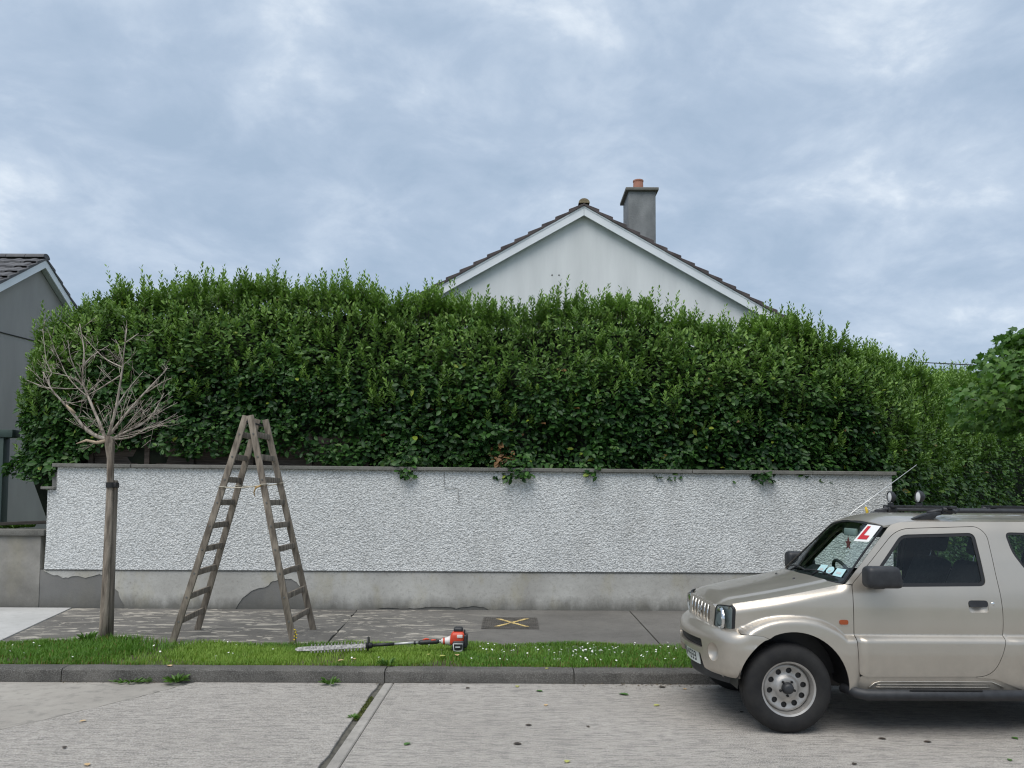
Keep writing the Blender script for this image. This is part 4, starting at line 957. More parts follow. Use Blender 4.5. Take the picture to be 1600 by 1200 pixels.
M['dashp'] = MAT('dashboard_plastic', (0.030, 0.031, 0.034), rough=0.6)
M['cabinpale'] = MAT('pale_cabin_trim', (0.12, 0.125, 0.125), rough=0.8)
M['white'] = MAT('white_card', (0.78, 0.78, 0.77), rough=0.6)
M['disccyan'] = MAT('pale_blue_card', (0.45, 0.68, 0.70), rough=0.6)
M['redprint'] = MAT('red_print', (0.50, 0.02, 0.03), rough=0.6)
M['plate'] = MAT('number_plate_white', (0.66, 0.70, 0.66), rough=0.4)
M['ink'] = MAT('black_print', (0.02, 0.02, 0.025), rough=0.5)
M['blueband'] = MAT('blue_print', (0.02, 0.05, 0.30), rough=0.5)
M['yellow'] = MAT('yellow_webbing', (0.60, 0.42, 0.04), rough=0.8)
M['pinkcloth'] = MAT('faded_red_felt', (0.30, 0.07, 0.08), rough=0.9)
car = thing('parked_car', 'champagne silver two-door off-road car with L plate and roof bars, parked at the kerb', 'car', (2.103, 6.90, 0.0), local=True)
AZC = 0.336                      # axle height
_zs = np.array([0.20, 0.45, 0.75, 0.80, 0.95, 1.05, 1.11, 1.30, 1.53, 1.57, 1.62]); _ws = np.array([0.732, 0.735, 0.736, 0.737, 0.733, 0.722, 0.706, 0.652, 0.575, 0.553, 0.525])
_zd = np.linspace(0.2, 1.62, 285); _wd = np.convolve(np.pad(np.interp(_zd, _zs, _ws), 7, 'edge'), np.ones(15)/15, 'valid')
def zledge(u):
    z = np.full(np.shape(u), 0.738)
    for c in (0.04, 2.27):
        z = z+0.142*np.clip(1-np.abs((u-c)/0.395)**2.3, 0, 1)**0.85
    return z
def ztop(u): return 0.950+(np.asarray(u)+0.376)*0.198
def wside(u, z):
    u = np.asarray(u, float); z = np.asarray(z, float)
    up = np.interp(z, _zd, _wd)
    up = up-0.118*np.clip((0.2-u)/0.6, 0, 2)**2
    t = np.clip((ztop(u)-z)/0.07, 0, 1); up = up-0.045*(1-t)**2*(1-sstep(0.40, 0.50, u))*(z > 0.7)
    up = up-0.03*np.clip((u-2.5)/0.45, 0, 1)**2
    lo = np.interp(z, [0.2, 0.42, 0.60, 0.74, 0.90], [0.772, 0.790, 0.800, 0.796, 0.785])
    lo = lo-0.035*np.clip((-0.18-u)/0.28, 0, 2)**2
    lo = lo-0.022*np.exp(-((u-0.545)/0.028)**2)*sstep(0.80, 0.70, z)
    lo = lo-0.010*sstep(0.56, 0.66, u)*sstep(1.75, 1.65, u)
    zl = zledge(u); t_ = np.clip((z-(zl-0.052))/0.052, 0, 1); m = 1-t_**2.4
    return up+(np.maximum(lo, up)-up)*m
def sidemap(sgn, off=0.0): return lambda a, b, i: (a, sgn*(wside(a, b)-off-i), b)
def sidepanel(name, outline, holes, mat, off=0.0, rim=0.02, step=0.03, parent=car, sides=(-1, 1), mapf=None, lines=()):
    r = []
    for s in sides:
        b = B(); panel(b, outline, holes, sidemap(s, off) if mapf is None else mapf(s), step, flip=s > 0, rim=rim, lines=lines)
        r.append(b.build(name, mat, parent[s] if isinstance(parent, dict) else parent, smooth=True, recalc=False))
    return r
def arch(c, a0, a1, n=20, rx=0.418, rz=0.432):
    return [(c+0.035+rx*math.cos(R(a0+(a1-a0)*k/n)), AZC+rz*math.sin(R(a0+(a1-a0)*k/n))) for k in range(n+1)]
# front wing
fl_ = [(u_, float(ztop(u_))) for u_ in np.linspace(-0.37, 0.455, 14)]
wing = fl_[::-1]+[(-0.374, 0.735), (-0.305, 0.745), (-0.20, 0.735), (-0.150, 0.715)]+arch(0, 116, 0)[1:]+[(0.453, 0.315), (0.50, 0.315), (0.540, 0.415), (0.530, 0.47), (0.509, 0.72), (0.511, 0.95), (0.513, 1.113), (0.465, 1.118)]
wing = wing[::-1] if area2(wing) < 0 else wing
led = lambda a, b, d: [(x, float(zledge(x))-d) for x in np.arange(a, b, 0.012)]
wings = sidepanel('front_wing', wing, [], M['paint'], step=0.0125, rim=0.008, lines=[led(-0.294, 0.50, -0.011), led(-0.294, 0.50, -0.022), led(-0.294, 0.50, 0.0003), led(-0.246, 0.50, 0.010), led(-0.222, 0.50, 0.021), led(-0.198, 0.50, 0.033), led(-0.162, 0.50, 0.045), led(-0.126, 0.50, 0.056)])
# door opening and door
dop = roundpoly([(0.513, 1.118), (0.510, 0.74), (0.530, 0.45), (0.572, 0.430), (1.54, 0.436), (1.640, 0.66), (1.660, 0.86), (1.640, 1.19), (1.636, 1.50), (1.575, 1.566), (0.93, 1.545)], [0.03, 0.05, 0.03, 0.03, 0.16, 0.1, 0.1, 0.1, 0.07, 0.07, 0.11], 6)
door = offpoly(dop, -0.0045)
win = roundpoly([(0.612, 1.098), (1.552, 1.110), (1.538, 1.515), (0.955, 1.497)], [0.045, 0.055, 0.055, 0.055], 6)
hnd = roundpoly([(1.398, 0.912), (1.546, 0.912), (1.546, 1.004), (1.392, 1.004)], 0.028, 5)
doors = sidepanel('door', door, [win, hnd], M['paint'], step=0.015, rim=0.008, lines=[led(0.522, 1.63, d) for d in (-0.022, -0.011, 0.0003, 0.010, 0.021, 0.033, 0.045, 0.056)])
DP = {-1: doors[0], 1: doors[1]}
sidepanel('window_seal', offpoly(win, 0.002), [offpoly(win, -0.026)], M['seal'], off=0.005, rim=0.012, parent=DP)
sidepanel('window_glass', offpoly(win, -0.020), [], M['sideglass'], off=0.011, rim=0, step=0.06, parent=DP)
hc = (1.470, 0.958)
def dish(s): return lambda a, b, i: (a, s*(wside(a, b)-0.004-0.024*np.clip(1-((a-hc[0])/0.078)**2, 0, 1)*np.clip(1-((b-hc[1])/0.048)**2, 0, 1)-i), b)
sidepanel('handle_recess', hnd, [], M['paint'], rim=0, step=0.008, parent=DP, mapf=dish)
hn = roundpoly([(1.400, 0.954), (1.542, 0.954), (1.542, 1.001), (1.396, 1.001)], 0.018, 4)
sidepanel('door_handle', hn, [], M['plastic'], off=-0.002, rim=0.02, step=0.03, parent=DP)
for s in (-1, 1):
    y = s*float(wside(1.58, 0.98))
    B().lathe([(0.0, s*0.004), (0.011, s*0.004), (0.014, 0.0)], 14, (1.582, y, 0.979)).build('door_lock', M['chrome'], DP[s], smooth=True)
    y = s*(float(wside(0.437, 0.835))+0.001)
    b = B(); panel(b, roundpoly([(0.402, 0.818), (0.468, 0.818), (0.468, 0.853), (0.402, 0.853)], 0.014, 4), [], lambda a, b_, i, s=s: (a, s*(wside(a, b_)+0.008-i), b_), 0.02, flip=s > 0, rim=0.012)
    b.build('side_marker', M['amber'], wings[0 if s < 0 else 1], smooth=True)
# cab frame, pillars and rear quarter
opn = offpoly(dop, 0.0)
if area2(opn) < 0: opn = opn[::-1]
qw = roundpoly([(1.775, 1.52), (1.80, 1.36), (1.90, 1.19), (2.06, 1.115), (2.70, 1.115), (2.73, 1.50)][::-1], [0.05, 0.05, 0.1, 0.1, 0.1, 0.05][::-1], 6)
quarter = [(0.470, 1.120), (0.60, 1.262), (0.74, 1.413), (0.862, 1.545), (0.90, 1.575), (0.97, 1.593), (1.10, 1.600), (2.84, 1.600), (2.90, 1.56), (2.945, 1.30), (2.96, 1.05), (2.965, 0.75), (2.955, 0.45), (2.93, 0.40), (2.76, 0.395)]+arch(2.23, 8, 180)[1:-1]+[(1.846, 0.325), (1.80, 0.325), (1.60, 0.405), (1.54, 0.424), (1.42, 0.4305)]
# walk round the door opening from the sill back to the front pillar foot
st0 = min(range(len(opn)), key=lambda i: math.hypot(opn[i][0]-1.42, opn[i][1]-0.4355)); st1 = min(range(len(opn)), key=lambda i: math.hypot(opn[i][0]-0.513, opn[i][1]-1.112))
rt = []; i = st0
while i != st1: rt.append(opn[i]); i = (i+1) % len(opn)
rt.append((0.515, 1.120))
quarter = quarter+rt
if area2(quarter) < 0: quarter = quarter[::-1]
sidepanel('cab_side', quarter, [qw], M['paint'], step=0.02, rim=0.008, lines=[led(1.672, 2.93, d) for d in (-0.024, -0.012, 0.0003, 0.010, 0.021, 0.033)])
sidepanel('quarter_seal', offpoly(qw, 0.002), [offpoly(qw, -0.02)], M['seal'], off=0.005, rim=0.01)
sidepanel('quarter_glass', offpoly(qw, -0.012), [], M['sideglass'], off=0.010, rim=0, step=0.06)
# sill with moulded step strip
sill = [(0.506, 0.312), (1.85, 0.312), (1.85, 0.345), (1.66, 0.42), (1.50, 0.448), (0.575, 0.444), (0.530, 0.42)]
sls = sidepanel('sill', sill, [], M['paint'], off=0.012, step=0.03)
for s in (-1, 1):
    for z0, a, b_ in ((0.398, 0.60, 1.62), (0.375, 0.66, 1.52), (0.355, 0.66, 1.52)):
        pts = [(u_, s*(float(wside(u_, z0))-0.006), z0-(0.045*max(0, (0.66-u_)/0.06)*(z0 > .39)) - (0.04*max(0, (u_-1.54)/0.08)*(z0 > .39))) for u_ in np.linspace(a, b_, 24)]
        B().tube(pts, 0.0065 if z0 > .39 else 0.004, 6).build('sill_rib', M['paint'], sls[0 if s < 0 else 1], smooth=True)
    b = B(); b.tube([(0.44, s*0.68, 0.33), (0.505, s*0.80, 0.318), (0.56, s*0.832, 0.312), (1.75, s*0.832, 0.312), (1.82, s*0.80, 0.318), (1.86, s*0.70, 0.33)], [0.036, 0.040, 0.042, 0.042, 0.040, 0.036], 14)
    so_ = b.build('side_step', M['plastic'], car, smooth=True)
    panel(B(), roundpoly([(0.86, -0.03), (1.42, -0.03), (1.34, 0.03), (0.95, 0.03)], 0.015), [], lambda a, b_, i, s=s: (a, s*(0.832)+b_, 0.356+0*a-i), 0.05, flip=False, rim=0.008).build('step_pad', M['tyre'], so_)
    for u_ in (0.75, 1.6): B().tube([(u_, s*0.60, 0.34), (u_, s*0.80, 0.315)], 0.016, 8).build('step_bracket', M['plastic'], so_)
# bonnet
def vb(u): return wside(u, ztop(u))-0.002
def bonz(u, v):
    e_ = np.abs(v)/vb(u); z = ztop(u)+0.034*(1-e_**2.2)+0.009*(1-sstep(0.70, 0.76, e_))
    z = z-0.052*np.clip((-0.345-u)/0.115, 0, 2)**2
    z = z+0.006*sstep(0.30, 0.45, u)
    return z
us = np.linspace(-0.376, 0.452, 20)
bo_ = [(u_, -float(vb(u_))) for u_ in us]+[(0.43, -0.62), (0.385, -0.40), (0.365, 0.0), (0.385, 0.40), (0.43, 0.62)]+[(u_, float(vb(u_))) for u_ in us[::-1]]+[(-0.40, 0.60), (-0.442, 0.47), (-0.462, 0.38), (-0.468, 0.0), (-0.462, -0.38), (-0.442, -0.47), (-0.40, -0.60)]
bonnet = panel(B(), bo_, [], lambda a, b, i: (a, b, bonz(a, b)-i), 0.025, rim=0.02).build('bonnet', M['paint'], car, smooth=True, recalc=False)
for u_, v_ in ((0.24, -0.22), (0.24, 0.22)):
    B().lathe([(0, 0.012), (0.008, 0.011), (0.011, 0.0)], 10, (u_, v_, float(bonz(u_, v_))), 'z').build('washer_jet', M['plastic'], bonnet, smooth=True)
cow = [(0.452, -0.665), (0.472, -0.655), (0.43, -0.40), (0.405, 0), (0.43, 0.40), (0.472, 0.655), (0.452, 0.665), (0.40, 0.52), (0.355, 0.30), (0.340, 0.0), (0.355, -0.30), (0.40, -0.52)]
panel(B(), cow if area2(cow) > 0 else cow[::-1], [], lambda a, b, i: (a, b, 1.098+0.10*(a-0.33)+0.018*(1-(b/0.66)**2)-i), 0.04, rim=0.02).build('scuttle', M['plastic'], car, smooth=True, recalc=False)
# windscreen
def wsmap(off=0.0):
    def f(a, b, i):        # a across -1..1, b up 0..1
        hw = 0.652+(0.508-0.652)*b; y = a*hw; bul = 1-a*a
        u = 0.462+(0.858-0.462)*b-(0.066+0.0*b)*bul+0.035*bul*b
        z = 1.108+(1.556-1.108)*b+0.034*bul*b+0.008*bul-0.012*np.sin(np.pi*b)*-1
        return u+(off+i)*0.75, y, z-(off+i)*0.6
    return f
wso = roundpoly([(-1, 0), (1, 0), (1, 1), (-1, 1)], 0.05, 5)
wsi = roundpoly([(-0.97, 0.03), (0.97, 0.03), (0.965, 0.965), (-0.965, 0.965)], 0.06, 5)
wsg = panel(B(), wso, [], wsmap(0.004), 0.10, flip=True).build('windscreen', M['windscreen'], car, smooth=True, recalc=False)
panel(B(), offpoly(wso, 0.004), [wsi], wsmap(0.0), 0.06, flip=True, rim=0.006).build('screen_border', M['seal'], wsg, smooth=True, recalc=False)
for a0, a1, b0 in ((-0.80, 0.02, 0.075), (-0.02, 0.80, 0.075)):
    f = wsmap(-0.022); pts = [tuple(float(t) for t in f(np.array(a0+(a1-a0)*k/10), np.array(b0+0.03*math.sin(k*.3)), 0)) for k in range(11)]
    wb_ = B().tube(pts, 0.007, 6).build('wiper', M['plastic'], car, smooth=True)
    B().tube([pts[5], (0.40, (pts[5][1]+pts[10][1])/2, 1.118)], 0.008, 6).build('wiper_arm', M['plastic'], wb_)
# learner plate and discs inside the glass
def ws_card(name, cs, mat, off, parent=wsg):
    f = wsmap(off); b = B(); p = [tuple(float(t) for t in f(np.array(a), np.array(c), 0)) for a, c in cs]
    b.add(p, [tuple(range(len(p)))]); return b.build(name, mat, parent, recalc=False)
lp = ws_card('learner_plate', [(-0.945, 0.70), (-0.60, 0.655), (-0.60, 0.965), (-0.945, 0.995)], M['white'], -0.0030, car)
def lpp(s_, t_): # s 0..1 from near edge to inner edge, t up
    a = -0.945+0.345*s_; lo = 0.70-0.045*s_; hi = 0.995-0.03*s_; return (a, lo+(hi-lo)*t_)
ws_card('letter', [lpp(.86, .12), lpp(.86, .90), lpp(.62, .90), lpp(.62, .36), lpp(.22, .36), lpp(.22, .12)], M['redprint'], -0.0045, lp)
for k, (a0, a1) in enumerate(((-0.90, -0.70), (-0.66, -0.50), (-0.46, -0.27))):
    if k == 1: cs = [((a0+a1)/2+0.085*math.cos(t), 0.165+0.055*math.sin(t)) for t in np.linspace(0, 6.283, 15)[:-1]]
    else: cs = [(a0, 0.10), (a1, 0.10), (a1, 0.215), (a0, 0.225)]
    o = ws_card('tax_disc', cs, M['disccyan'], -0.003, car); ws_card('disc_print', [(a0+.05, 0.135), (a1-.05, 0.135), (a1-.05, 0.165), (a0+.05, 0.165)], M['housing'], -0.0042, o)
# front panel with slots
def fu(v): return -0.474+0.105*np.clip((np.abs(v)-0.40)/0.25, 0, 1.3)**1.7
def fmap(off=0.0): return lambda a, b, i: (fu(a)-0.06*(0.91-b)+off+i, a, b)
slots = [roundpoly([(c-0.026, 0.772), (c+0.026, 0.772), (c+0.024, 0.895), (c-0.024, 0.895)], 0.012, 3) for c in (-0.275, -0.165, -0.055, 0.055, 0.165, 0.275)]
fo_ = roundpoly([(-0.425, 0.735), (0.425, 0.735), (0.435, 0.908), (0.38, 0.925), (-0.38, 0.925), (-0.435, 0.908)], 0.01, 3)
fp = panel(B(), fo_, slots, fmap(), 0.02, flip=True, rim=0.03).build('front_panel', M['paint'], car, smooth=True, recalc=False)
B().box(-0.44, -0.40, -0.42, 0.42, 0.70, 0.915).build('grille_void', M['seal'], fp)
for s in (-1, 1):
    for c in (-0.275, -0.165, -0.055, 0.055, 0.165, 0.275)[(0 if s < 0 else 6):(6 if s < 0 else 6)]:
        x = float(fu(c)); b = B(); b.tube([(x-0.012, c+0.030, 0.768), (x-0.009, c+0.032, 0.83), (x-0.001, c+0.030, 0.90)], [0.007, 0.006, 0.004], 6); b.build('slot_trim', M['chrome'], fp, smooth=True)
em = [(-.034, .030), (.022, .030), (.036, .017), (.036, .008), (.012, .008), (.012, .014), (-.010, .014), (-.010, .006), (.036, -.012), (.036, -.020), (.022, -.032), (-.036, -.032), (-.036, -.010), (-.012, -.010), (-.012, -.016), (.010, -.016), (.010, -.009), (-.036, .008), (-.036, .018)]
em = [(a, 0.838+b_) for a, b_ in em]
panel(B(), em if area2(em) > 0 else em[::-1], [], lambda a, b, i: (-0.489-0.06*(0.91-b)+i, a, b), 0.05, flip=True, rim=0.008, grid=False).build('emblem', M['chrome'], fp, recalc=False)
# headlamps
for s in (-1, 1):
    ho = roundpoly([(s*0.432, 0.735), (s*0.632, 0.722), (s*0.632, 0.938), (s*0.445, 0.930)], [0.05, 0.03, 0.035, 0.05], 6)
    if area2(ho) < 0: ho = ho[::-1]
    o = panel(B(), offpoly(ho, -0.004), [], fmap(-0.002), 0.02, flip=True, rim=0.0).build('headlight', M['lens'], car, smooth=True, recalc=False)
    panel(B(), offpoly(ho, 0.002), [offpoly(ho, -0.005)], fmap(0.001), 0.03, flip=True, rim=0.02).build('headlight_gasket', M['seal'], o, smooth=True, recalc=False)
    panel(B(), offpoly(ho, -0.003), [], fmap(0.007), 0.03, flip=True).build('headlight_housing', M['housing'], o, smooth=True, recalc=False)
    cx, cy, cz = float(fu(0.53))+0.004, s*0.535, 0.832
    B().lathe([(0.0, 0.030), (0.03, 0.028), (0.055, 0.018), (0.078, 0.0), (0.084, 0.0), (0.088, 0.02)], 28, (cx-0.028, cy, cz), 'x').build('reflector', M['chrome'], o, smooth=True)
    B().lathe([(0.0, -0.012), (0.013, -0.010), (0.013, 0.03)], 12, (cx, cy, cz), 'x').build('bulb', M['white'], o, smooth=True)
# bumper, a panel wrapped round the nose
bp_ = [(-0.622, 0), (-0.610, 0.18), (-0.578, 0.36), (-0.525, 0.53), (-0.468, 0.66), (-0.415, 0.735), (-0.34, 0.780), (-0.25, 0.796), (-0.10, 0.800)]
bpx = smooth_path([(a, b_, 0) for a, b_ in bp_], 10); bpa = np.array([(p.x, p.y) for p in bpx]); bs = np.r_[0, np.cumsum(np.hypot(*np.diff(bpa, axis=0).T))]
tn = np.gradient(bpa, axis=0); tn /= np.linalg.norm(tn, axis=1, keepdims=True); bnx, bny = -tn[:, 1], tn[:, 0]
pro = np.array([(-0.035, 0.402), (-0.004, 0.428), (0.004, 0.50), (0.006, 0.62), (0.004, 0.685), (-0.010, 0.722), (-0.045, 0.752), (-0.10, 0.768), (-0.19, 0.776)])
prl = np.r_[0, np.cumsum(np.hypot(*np.diff(pro, axis=0).T))]
def bpf(off=0.0):
    def f(a, b, i):
        sa = np.abs(a); sg = np.where(a < 0, -1.0, 1.0)
        x, y = np.interp(sa, bs, bpa[:, 0]), np.interp(sa, bs, bpa[:, 1]); nx, ny = np.interp(sa, bs, bnx), np.interp(sa, bs, bny)
        nn = np.hypot(nx, ny); nx, ny = nx/nn, ny/nn
        o = np.interp(b, prl, pro[:, 0]); z = np.interp(b, prl, pro[:, 1])
        o = o+0.02*sstep(0.06, 0.13, b)*0-0.030*np.exp(-((sa-0.0)/0.34)**6)*np.exp(-((b-0.19)/0.05)**4)*0
        side = sstep(0.78, 0.92, sa); o = o*(1-side*(b > 0.27)*0.85) ; z = np.where(b > 0.27, z-side*0.0, z)
        o = o+off-i
        return x+nx*o*1.0, sg*(y+ny*o), z
    return f
# make sure the offset points outwards
if np.interp(0.0, bs, bnx) > 0: bnx, bny = -bnx, -bny
BT = float(prl[-1]); zb_ = lambda z: float(np.interp(z, pro[:, 1], prl)); su = lambda u_: float(np.interp(u_, bpa[:, 0], bs))
ac = [(su(x), zb_(z)) for x, z in arch(0, 118, 172, 14)]
half = [(0.0, BT), (0.40, BT), (0.66, BT), (su(-0.40), zb_(0.752)), (su(-0.372), zb_(0.735)), (su(-0.305), zb_(0.742)), (su(-0.20), zb_(0.733)), (su(-0.155), zb_(0.712))]+ac[1:]+[(su(-0.375), zb_(0.404)), (su(-0.46), 0.0), (0.50, 0.0), (0.44, 0.02), (0.38, zb_(0.532)), (0.0, zb_(0.540))]
full = half+[(-a, b_) for a, b_ in half[::-1][1:-1]]
if area2(full) < 0: full = full[::-1]
def circ(c, r, n=18, rz=None): return [(c[0]+r*math.cos(t), c[1]+(rz or r)*math.sin(t)) for t in np.linspace(0, 2*math.pi, n+1)[:-1]]
fogc = (0.565, zb_(0.575)); slot_ = roundpoly([(-0.42, zb_(0.578)), (0.42, zb_(0.578)), (0.40, zb_(0.648)), (-0.40, zb_(0.648))], 0.02, 4)
bump_o = panel(B(), full, [slot_, circ(fogc, 0.072), circ((-fogc[0], fogc[1]), 0.072)], bpf(), 0.022, flip=True, rim=0.03).build('front_bumper', M['paint'], car, smooth=True, recalc=False)
for s in (-1, 1):
    c_ = (s*fogc[0], fogc[1]); g0 = bpf(0.0)
    def fogm(a, b, i): 
        r = np.hypot(a-c_[0], b-c_[1])/0.072; x, y, z = bpf(0.0)(a, b, 0.042*np.clip(1-r*r, 0, 1)+0.004); return x, y, z
    panel(B(), circ(c_, 0.072, 24), [], fogm, 0.012, flip=True).build('fog_lamp_blank', M['paint'], bump_o, smooth=True, recalc=False)
panel(B(), roundpoly([(-0.45, zb_(0.56)), (0.45, zb_(0.56)), (0.45, zb_(0.66)), (-0.45, zb_(0.66))], 0.02), [], bpf(-0.035), 0.06, flip=True).build('intake_void', M['seal'], bump_o, smooth=True, recalc=False)
for k in range(9):
    z = 0.588+k*0.0065
    if k % 2: B().tube([tuple(float(t) for t in bpf(-0.022)(np.array(a), np.array(zb_(z)), 0)) for a in np.linspace(-0.41, 0.41, 11)], 0.0025, 4).build('intake_slat', M['plastic'], bump_o)
val = B(); panel(val, [(-0.62, 0.33), (0.62, 0.33), (0.66, 0.43), (0.46, 0.545), (-0.46, 0.545), (-0.66, 0.43)], [], lambda a, b, i: (-0.566+0.50*np.abs(a)**2.0+0.12*(0.52-b)+i, a, b), 0.05, flip=True, rim=0.03)
val.build('lower_valance', M['plastic'], car, smooth=True, recalc=False)
# number plate, curved round the valance
PLX = lambda a, b: -0.594+0.42*np.abs(a)**2+0.16*(0.52-b)
npl = panel(B(), roundpoly([(-0.26, 0.418), (0.26, 0.418), (0.26, 0.528), (-0.26, 0.528)], 0.006, 3), [], lambda a, b, i: (PLX(a, b)+i, a, b), 0.04, flip=True, rim=0.006).build('number_plate', M['plate'], car, smooth=True, recalc=False)
panel(B(), [(0.222, 0.422), (0.255, 0.422), (0.255, 0.524), (0.222, 0.524)], [], lambda a, b, i: (PLX(a, b)-0.0012, a, b), 0.04, flip=True).build('plate_band', M['blueband'], npl, recalc=False)
seg = {'0': 'abcdef', '1': 'bc', '3': 'abgcd', '4': 'fgbc', 'D': 'abcdefx', '-': 'g'}
def glyph(bb, ch_, y0, w_, z0, h_, t=0.012):
    def bar(a0, a1, b0, b1): panel(bb, [(y0-a1, b0), (y0-a0, b0), (y0-a0, b1), (y0-a1, b1)], [], lambda a, b, i: (PLX(a, b)-0.0014, a, b), 0.05, flip=True, grid=False)
    for q in seg[ch_]:
        if q == 'a': bar(t*.5, w_-t*.5, z0+h_-t, z0+h_)
        if q == 'd': bar(t*.5, w_-t*.5, z0, z0+t)
        if q == 'g': bar(t*.3, w_-t*.3, z0+h_/2-t/2, z0+h_/2+t/2)
        if q == 'f': bar(0, t, z0+h_/2, z0+h_-t*.4)
        if q == 'e': bar(0, t, z0+t*.4, z0+h_/2)
        if q == 'b': bar(w_-t, w_, z0+h_/2, z0+h_-t*.4)
        if q == 'c': bar(w_-t, w_, z0+t*.4, z0+h_/2)
bb = B(); y_ = 0.205
for ch_ in '01-D-4333':
    w_ = 0.024 if ch_ == '-' else (0.016 if ch_ == '1' else 0.042)
    glyph(bb, ch_, y_, w_, 0.436, 0.074); y_ -= w_+0.011
bb.build('plate_characters', M['ink'], npl, recalc=False)
for s in (-1, 1): B().tube([(-0.40, s*0.50, 0.42), (-0.43, s*0.50, 0.375), (-0.40, s*0.50, 0.36), (-0.36, s*0.50, 0.385)], 0.009, 6).build('tow_eye', M['steel'], car, smooth=True)
# roof
def roofz(u, v):
    e_ = np.clip(np.abs(v)/0.53, 0, 1); z = 1.600+0.062*(1-e_**2.4)
    return z-0.045*np.clip((1.08-u)/0.22, 0, 1.2)**2*(1.0+0.0*e_)-0.05*np.clip((u-2.75)/0.2, 0, 1)**2
ro = [(0.862, -0.500), (0.90, -0.522), (1.0, -0.528), (2.86, -0.528), (2.93, -0.47), (2.95, 0), (2.93, 0.47), (2.86, 0.528), (1.0, 0.528), (0.90, 0.522), (0.862, 0.500), (0.838, 0.33), (0.822, 0.0), (0.838, -0.33)]
roof = panel(B(), ro, [], lambda a, b, i: (a, b, roofz(a, b)-i), 0.04, rim=0.015).build('roof', M['paint'], car, smooth=True, recalc=False)
panel(B(), offpoly(ro, -0.02), [], lambda a, b, i: (a, b, roofz(a, b)-0.035), 0.12, flip=True).build('headlining', M['cabinpale'], roof, smooth=True, recalc=False)
for s in (-1, 1):
    y = s*0.462; b = B()
    b.tube([(1.235, y, 1.668), (1.32, y, 1.683), (2.55, y, 1.683), (2.64, y, 1.668)], [0.015, 0.017, 0.017, 0.015], 10)
    rl = b.build('roof_rail', M['plastic'], car, smooth=True)
    for a, e_ in ((1.10, 1.33), (2.76, 2.53)):
        d = 1 if e_ > a else -1
        vs = []; zr = lambda u_: float(roofz(u_, abs(y)))-0.004
        top = [(a, 0.004), (a+d*0.06, 0.030), (a+d*0.12, 0.052), (a+d*0.20, 0.062), (e_, 0.062), (e_+d*0.01, 0.040)]
        bot_ = [(a, 0.0), (a+d*0.05, 0.0), (a+d*0.10, 0.0), (a+d*0.15, 0.0), (a+d*0.185, 0.010), (e_-d*0.03, 0.03)]
        m_ = len(top); b2 = B()
        for yy in (y-0.024, y+0.024): vs += [(u_, yy, zr(u_)+h) for u_, h in top]+[(u_, yy, zr(u_)+h) for u_, h in bot_[::-1]]
        k_ = 2*m_; fs = [tuple(range(k_)), tuple(range(k_, 2*k_))[::-1]]+[(i, i+k_, (i+1) % k_+k_, (i+1) % k_) for i in range(k_)]
        b2.add(vs, fs).build('rail_foot', M['plastic'], rl, bevel=0.005)
for u_ in (1.385, 2.30):
    b = B(); b.beam((u_, -0.58, 1.712), (u_, 0.58, 1.712), 0.052, 0.024); cbr = b.build('roof_bar', M['plastic'], car, bevel=0.006)
    for s in (-1, 1):
        b = B(); b.box(u_-0.042, u_+0.042, s*0.462-0.035, s*0.462+0.035, 1.655, 1.705); b.build('bar_clamp', M['plastic'], cbr, bevel=0.012)
        B().tube([(u_-0.05, s*0.51, 1.70), (u_+0.05, s*0.51, 1.675), (u_+0.075, s*0.50, 1.70)], 0.016, 8).build('clamp_lever', M['plastic'], cbr, smooth=True)
    if u_ < 2:
        for y in (0.52, 0.0):
            lm = B().lathe([(0.0, 0.045), (0.026, 0.042), (0.043, 0.028), (0.052, 0.008), (0.054, -0.010), (0.050, -0.014), (0.046, -0.008)], 24, (u_+0.02, y, 1.800), 'x').build('spot_lamp', M['plastic'], car, smooth=True, ang=R(50))
            B().lathe([(0.0, -0.014), (0.03, -0.012), (0.048, -0.004)], 24, (u_+0.02, y, 1.800), 'x').build('lamp_glass', M['white'], lm, smooth=True)
            B().box(u_+0.0, u_+0.04, y-0.02, y+0.02, 1.718, 1.745).build('lamp_bracket', M['plastic'], lm)
M['whip'] = MAT('aerial_metal', (0.62, 0.62, 0.60), rough=0.3, metal=0.6)
aer = B().tube([(1.005, 0.535, 1.585), (1.06, 0.545, 1.655), (1.67, 0.55, 2.10)], [0.009, 0.0055, 0.0028], 6).build('aerial', M['whip'], car, smooth=True)
B().tube([(1.19, 0.545, 1.60), (1.20, 0.55, 1.66), (1.186, 0.55, 1.705)], [0.010, 0.014, 0.010], 6).build('strap_end', M['yellow'], car, smooth=True)
# door mirrors
for s in (-1, 1):
    b = B(); b.box(0.545, 0.80, -0.075, 0.075, 1.108, 1.272)
    bm_ = [(x+(0.03 if z < 1.2 and x > .7 else 0), s*(0.86+y*(1 if x < .7 else .8)), z) for x, y, z in b.v]; b.v = bm_
    mr = b.build('door_mirror', M['plastic'], car, bevel=0.042, seg=5)
    b = B(); b.box(0.790, 0.803, -0.045, 0.045, 1.14, 1.245); b.v = [(x, s*(0.86+y), z) for x, y, z in b.v]; b.build('mirror_glass', M['chrome'], mr)
    B().tube([(0.655, s*0.68, 1.125), (0.67, s*0.76, 1.118), (0.70, s*0.83, 1.13)], [0.034, 0.030, 0.032], 10).build('mirror_arm', M['plastic'], mr, smooth=True)
    panel(B(), [(0.615, 1.105), (0.735, 1.105), (0.735, 1.235)], [], lambda a, b_, i, s=s: (a, s*(wside(a, b_)-0.002-i), b_), 0.04, flip=s > 0, rim=0.01).build('mirror_base', M['plastic'], mr, smooth=True, recalc=False)
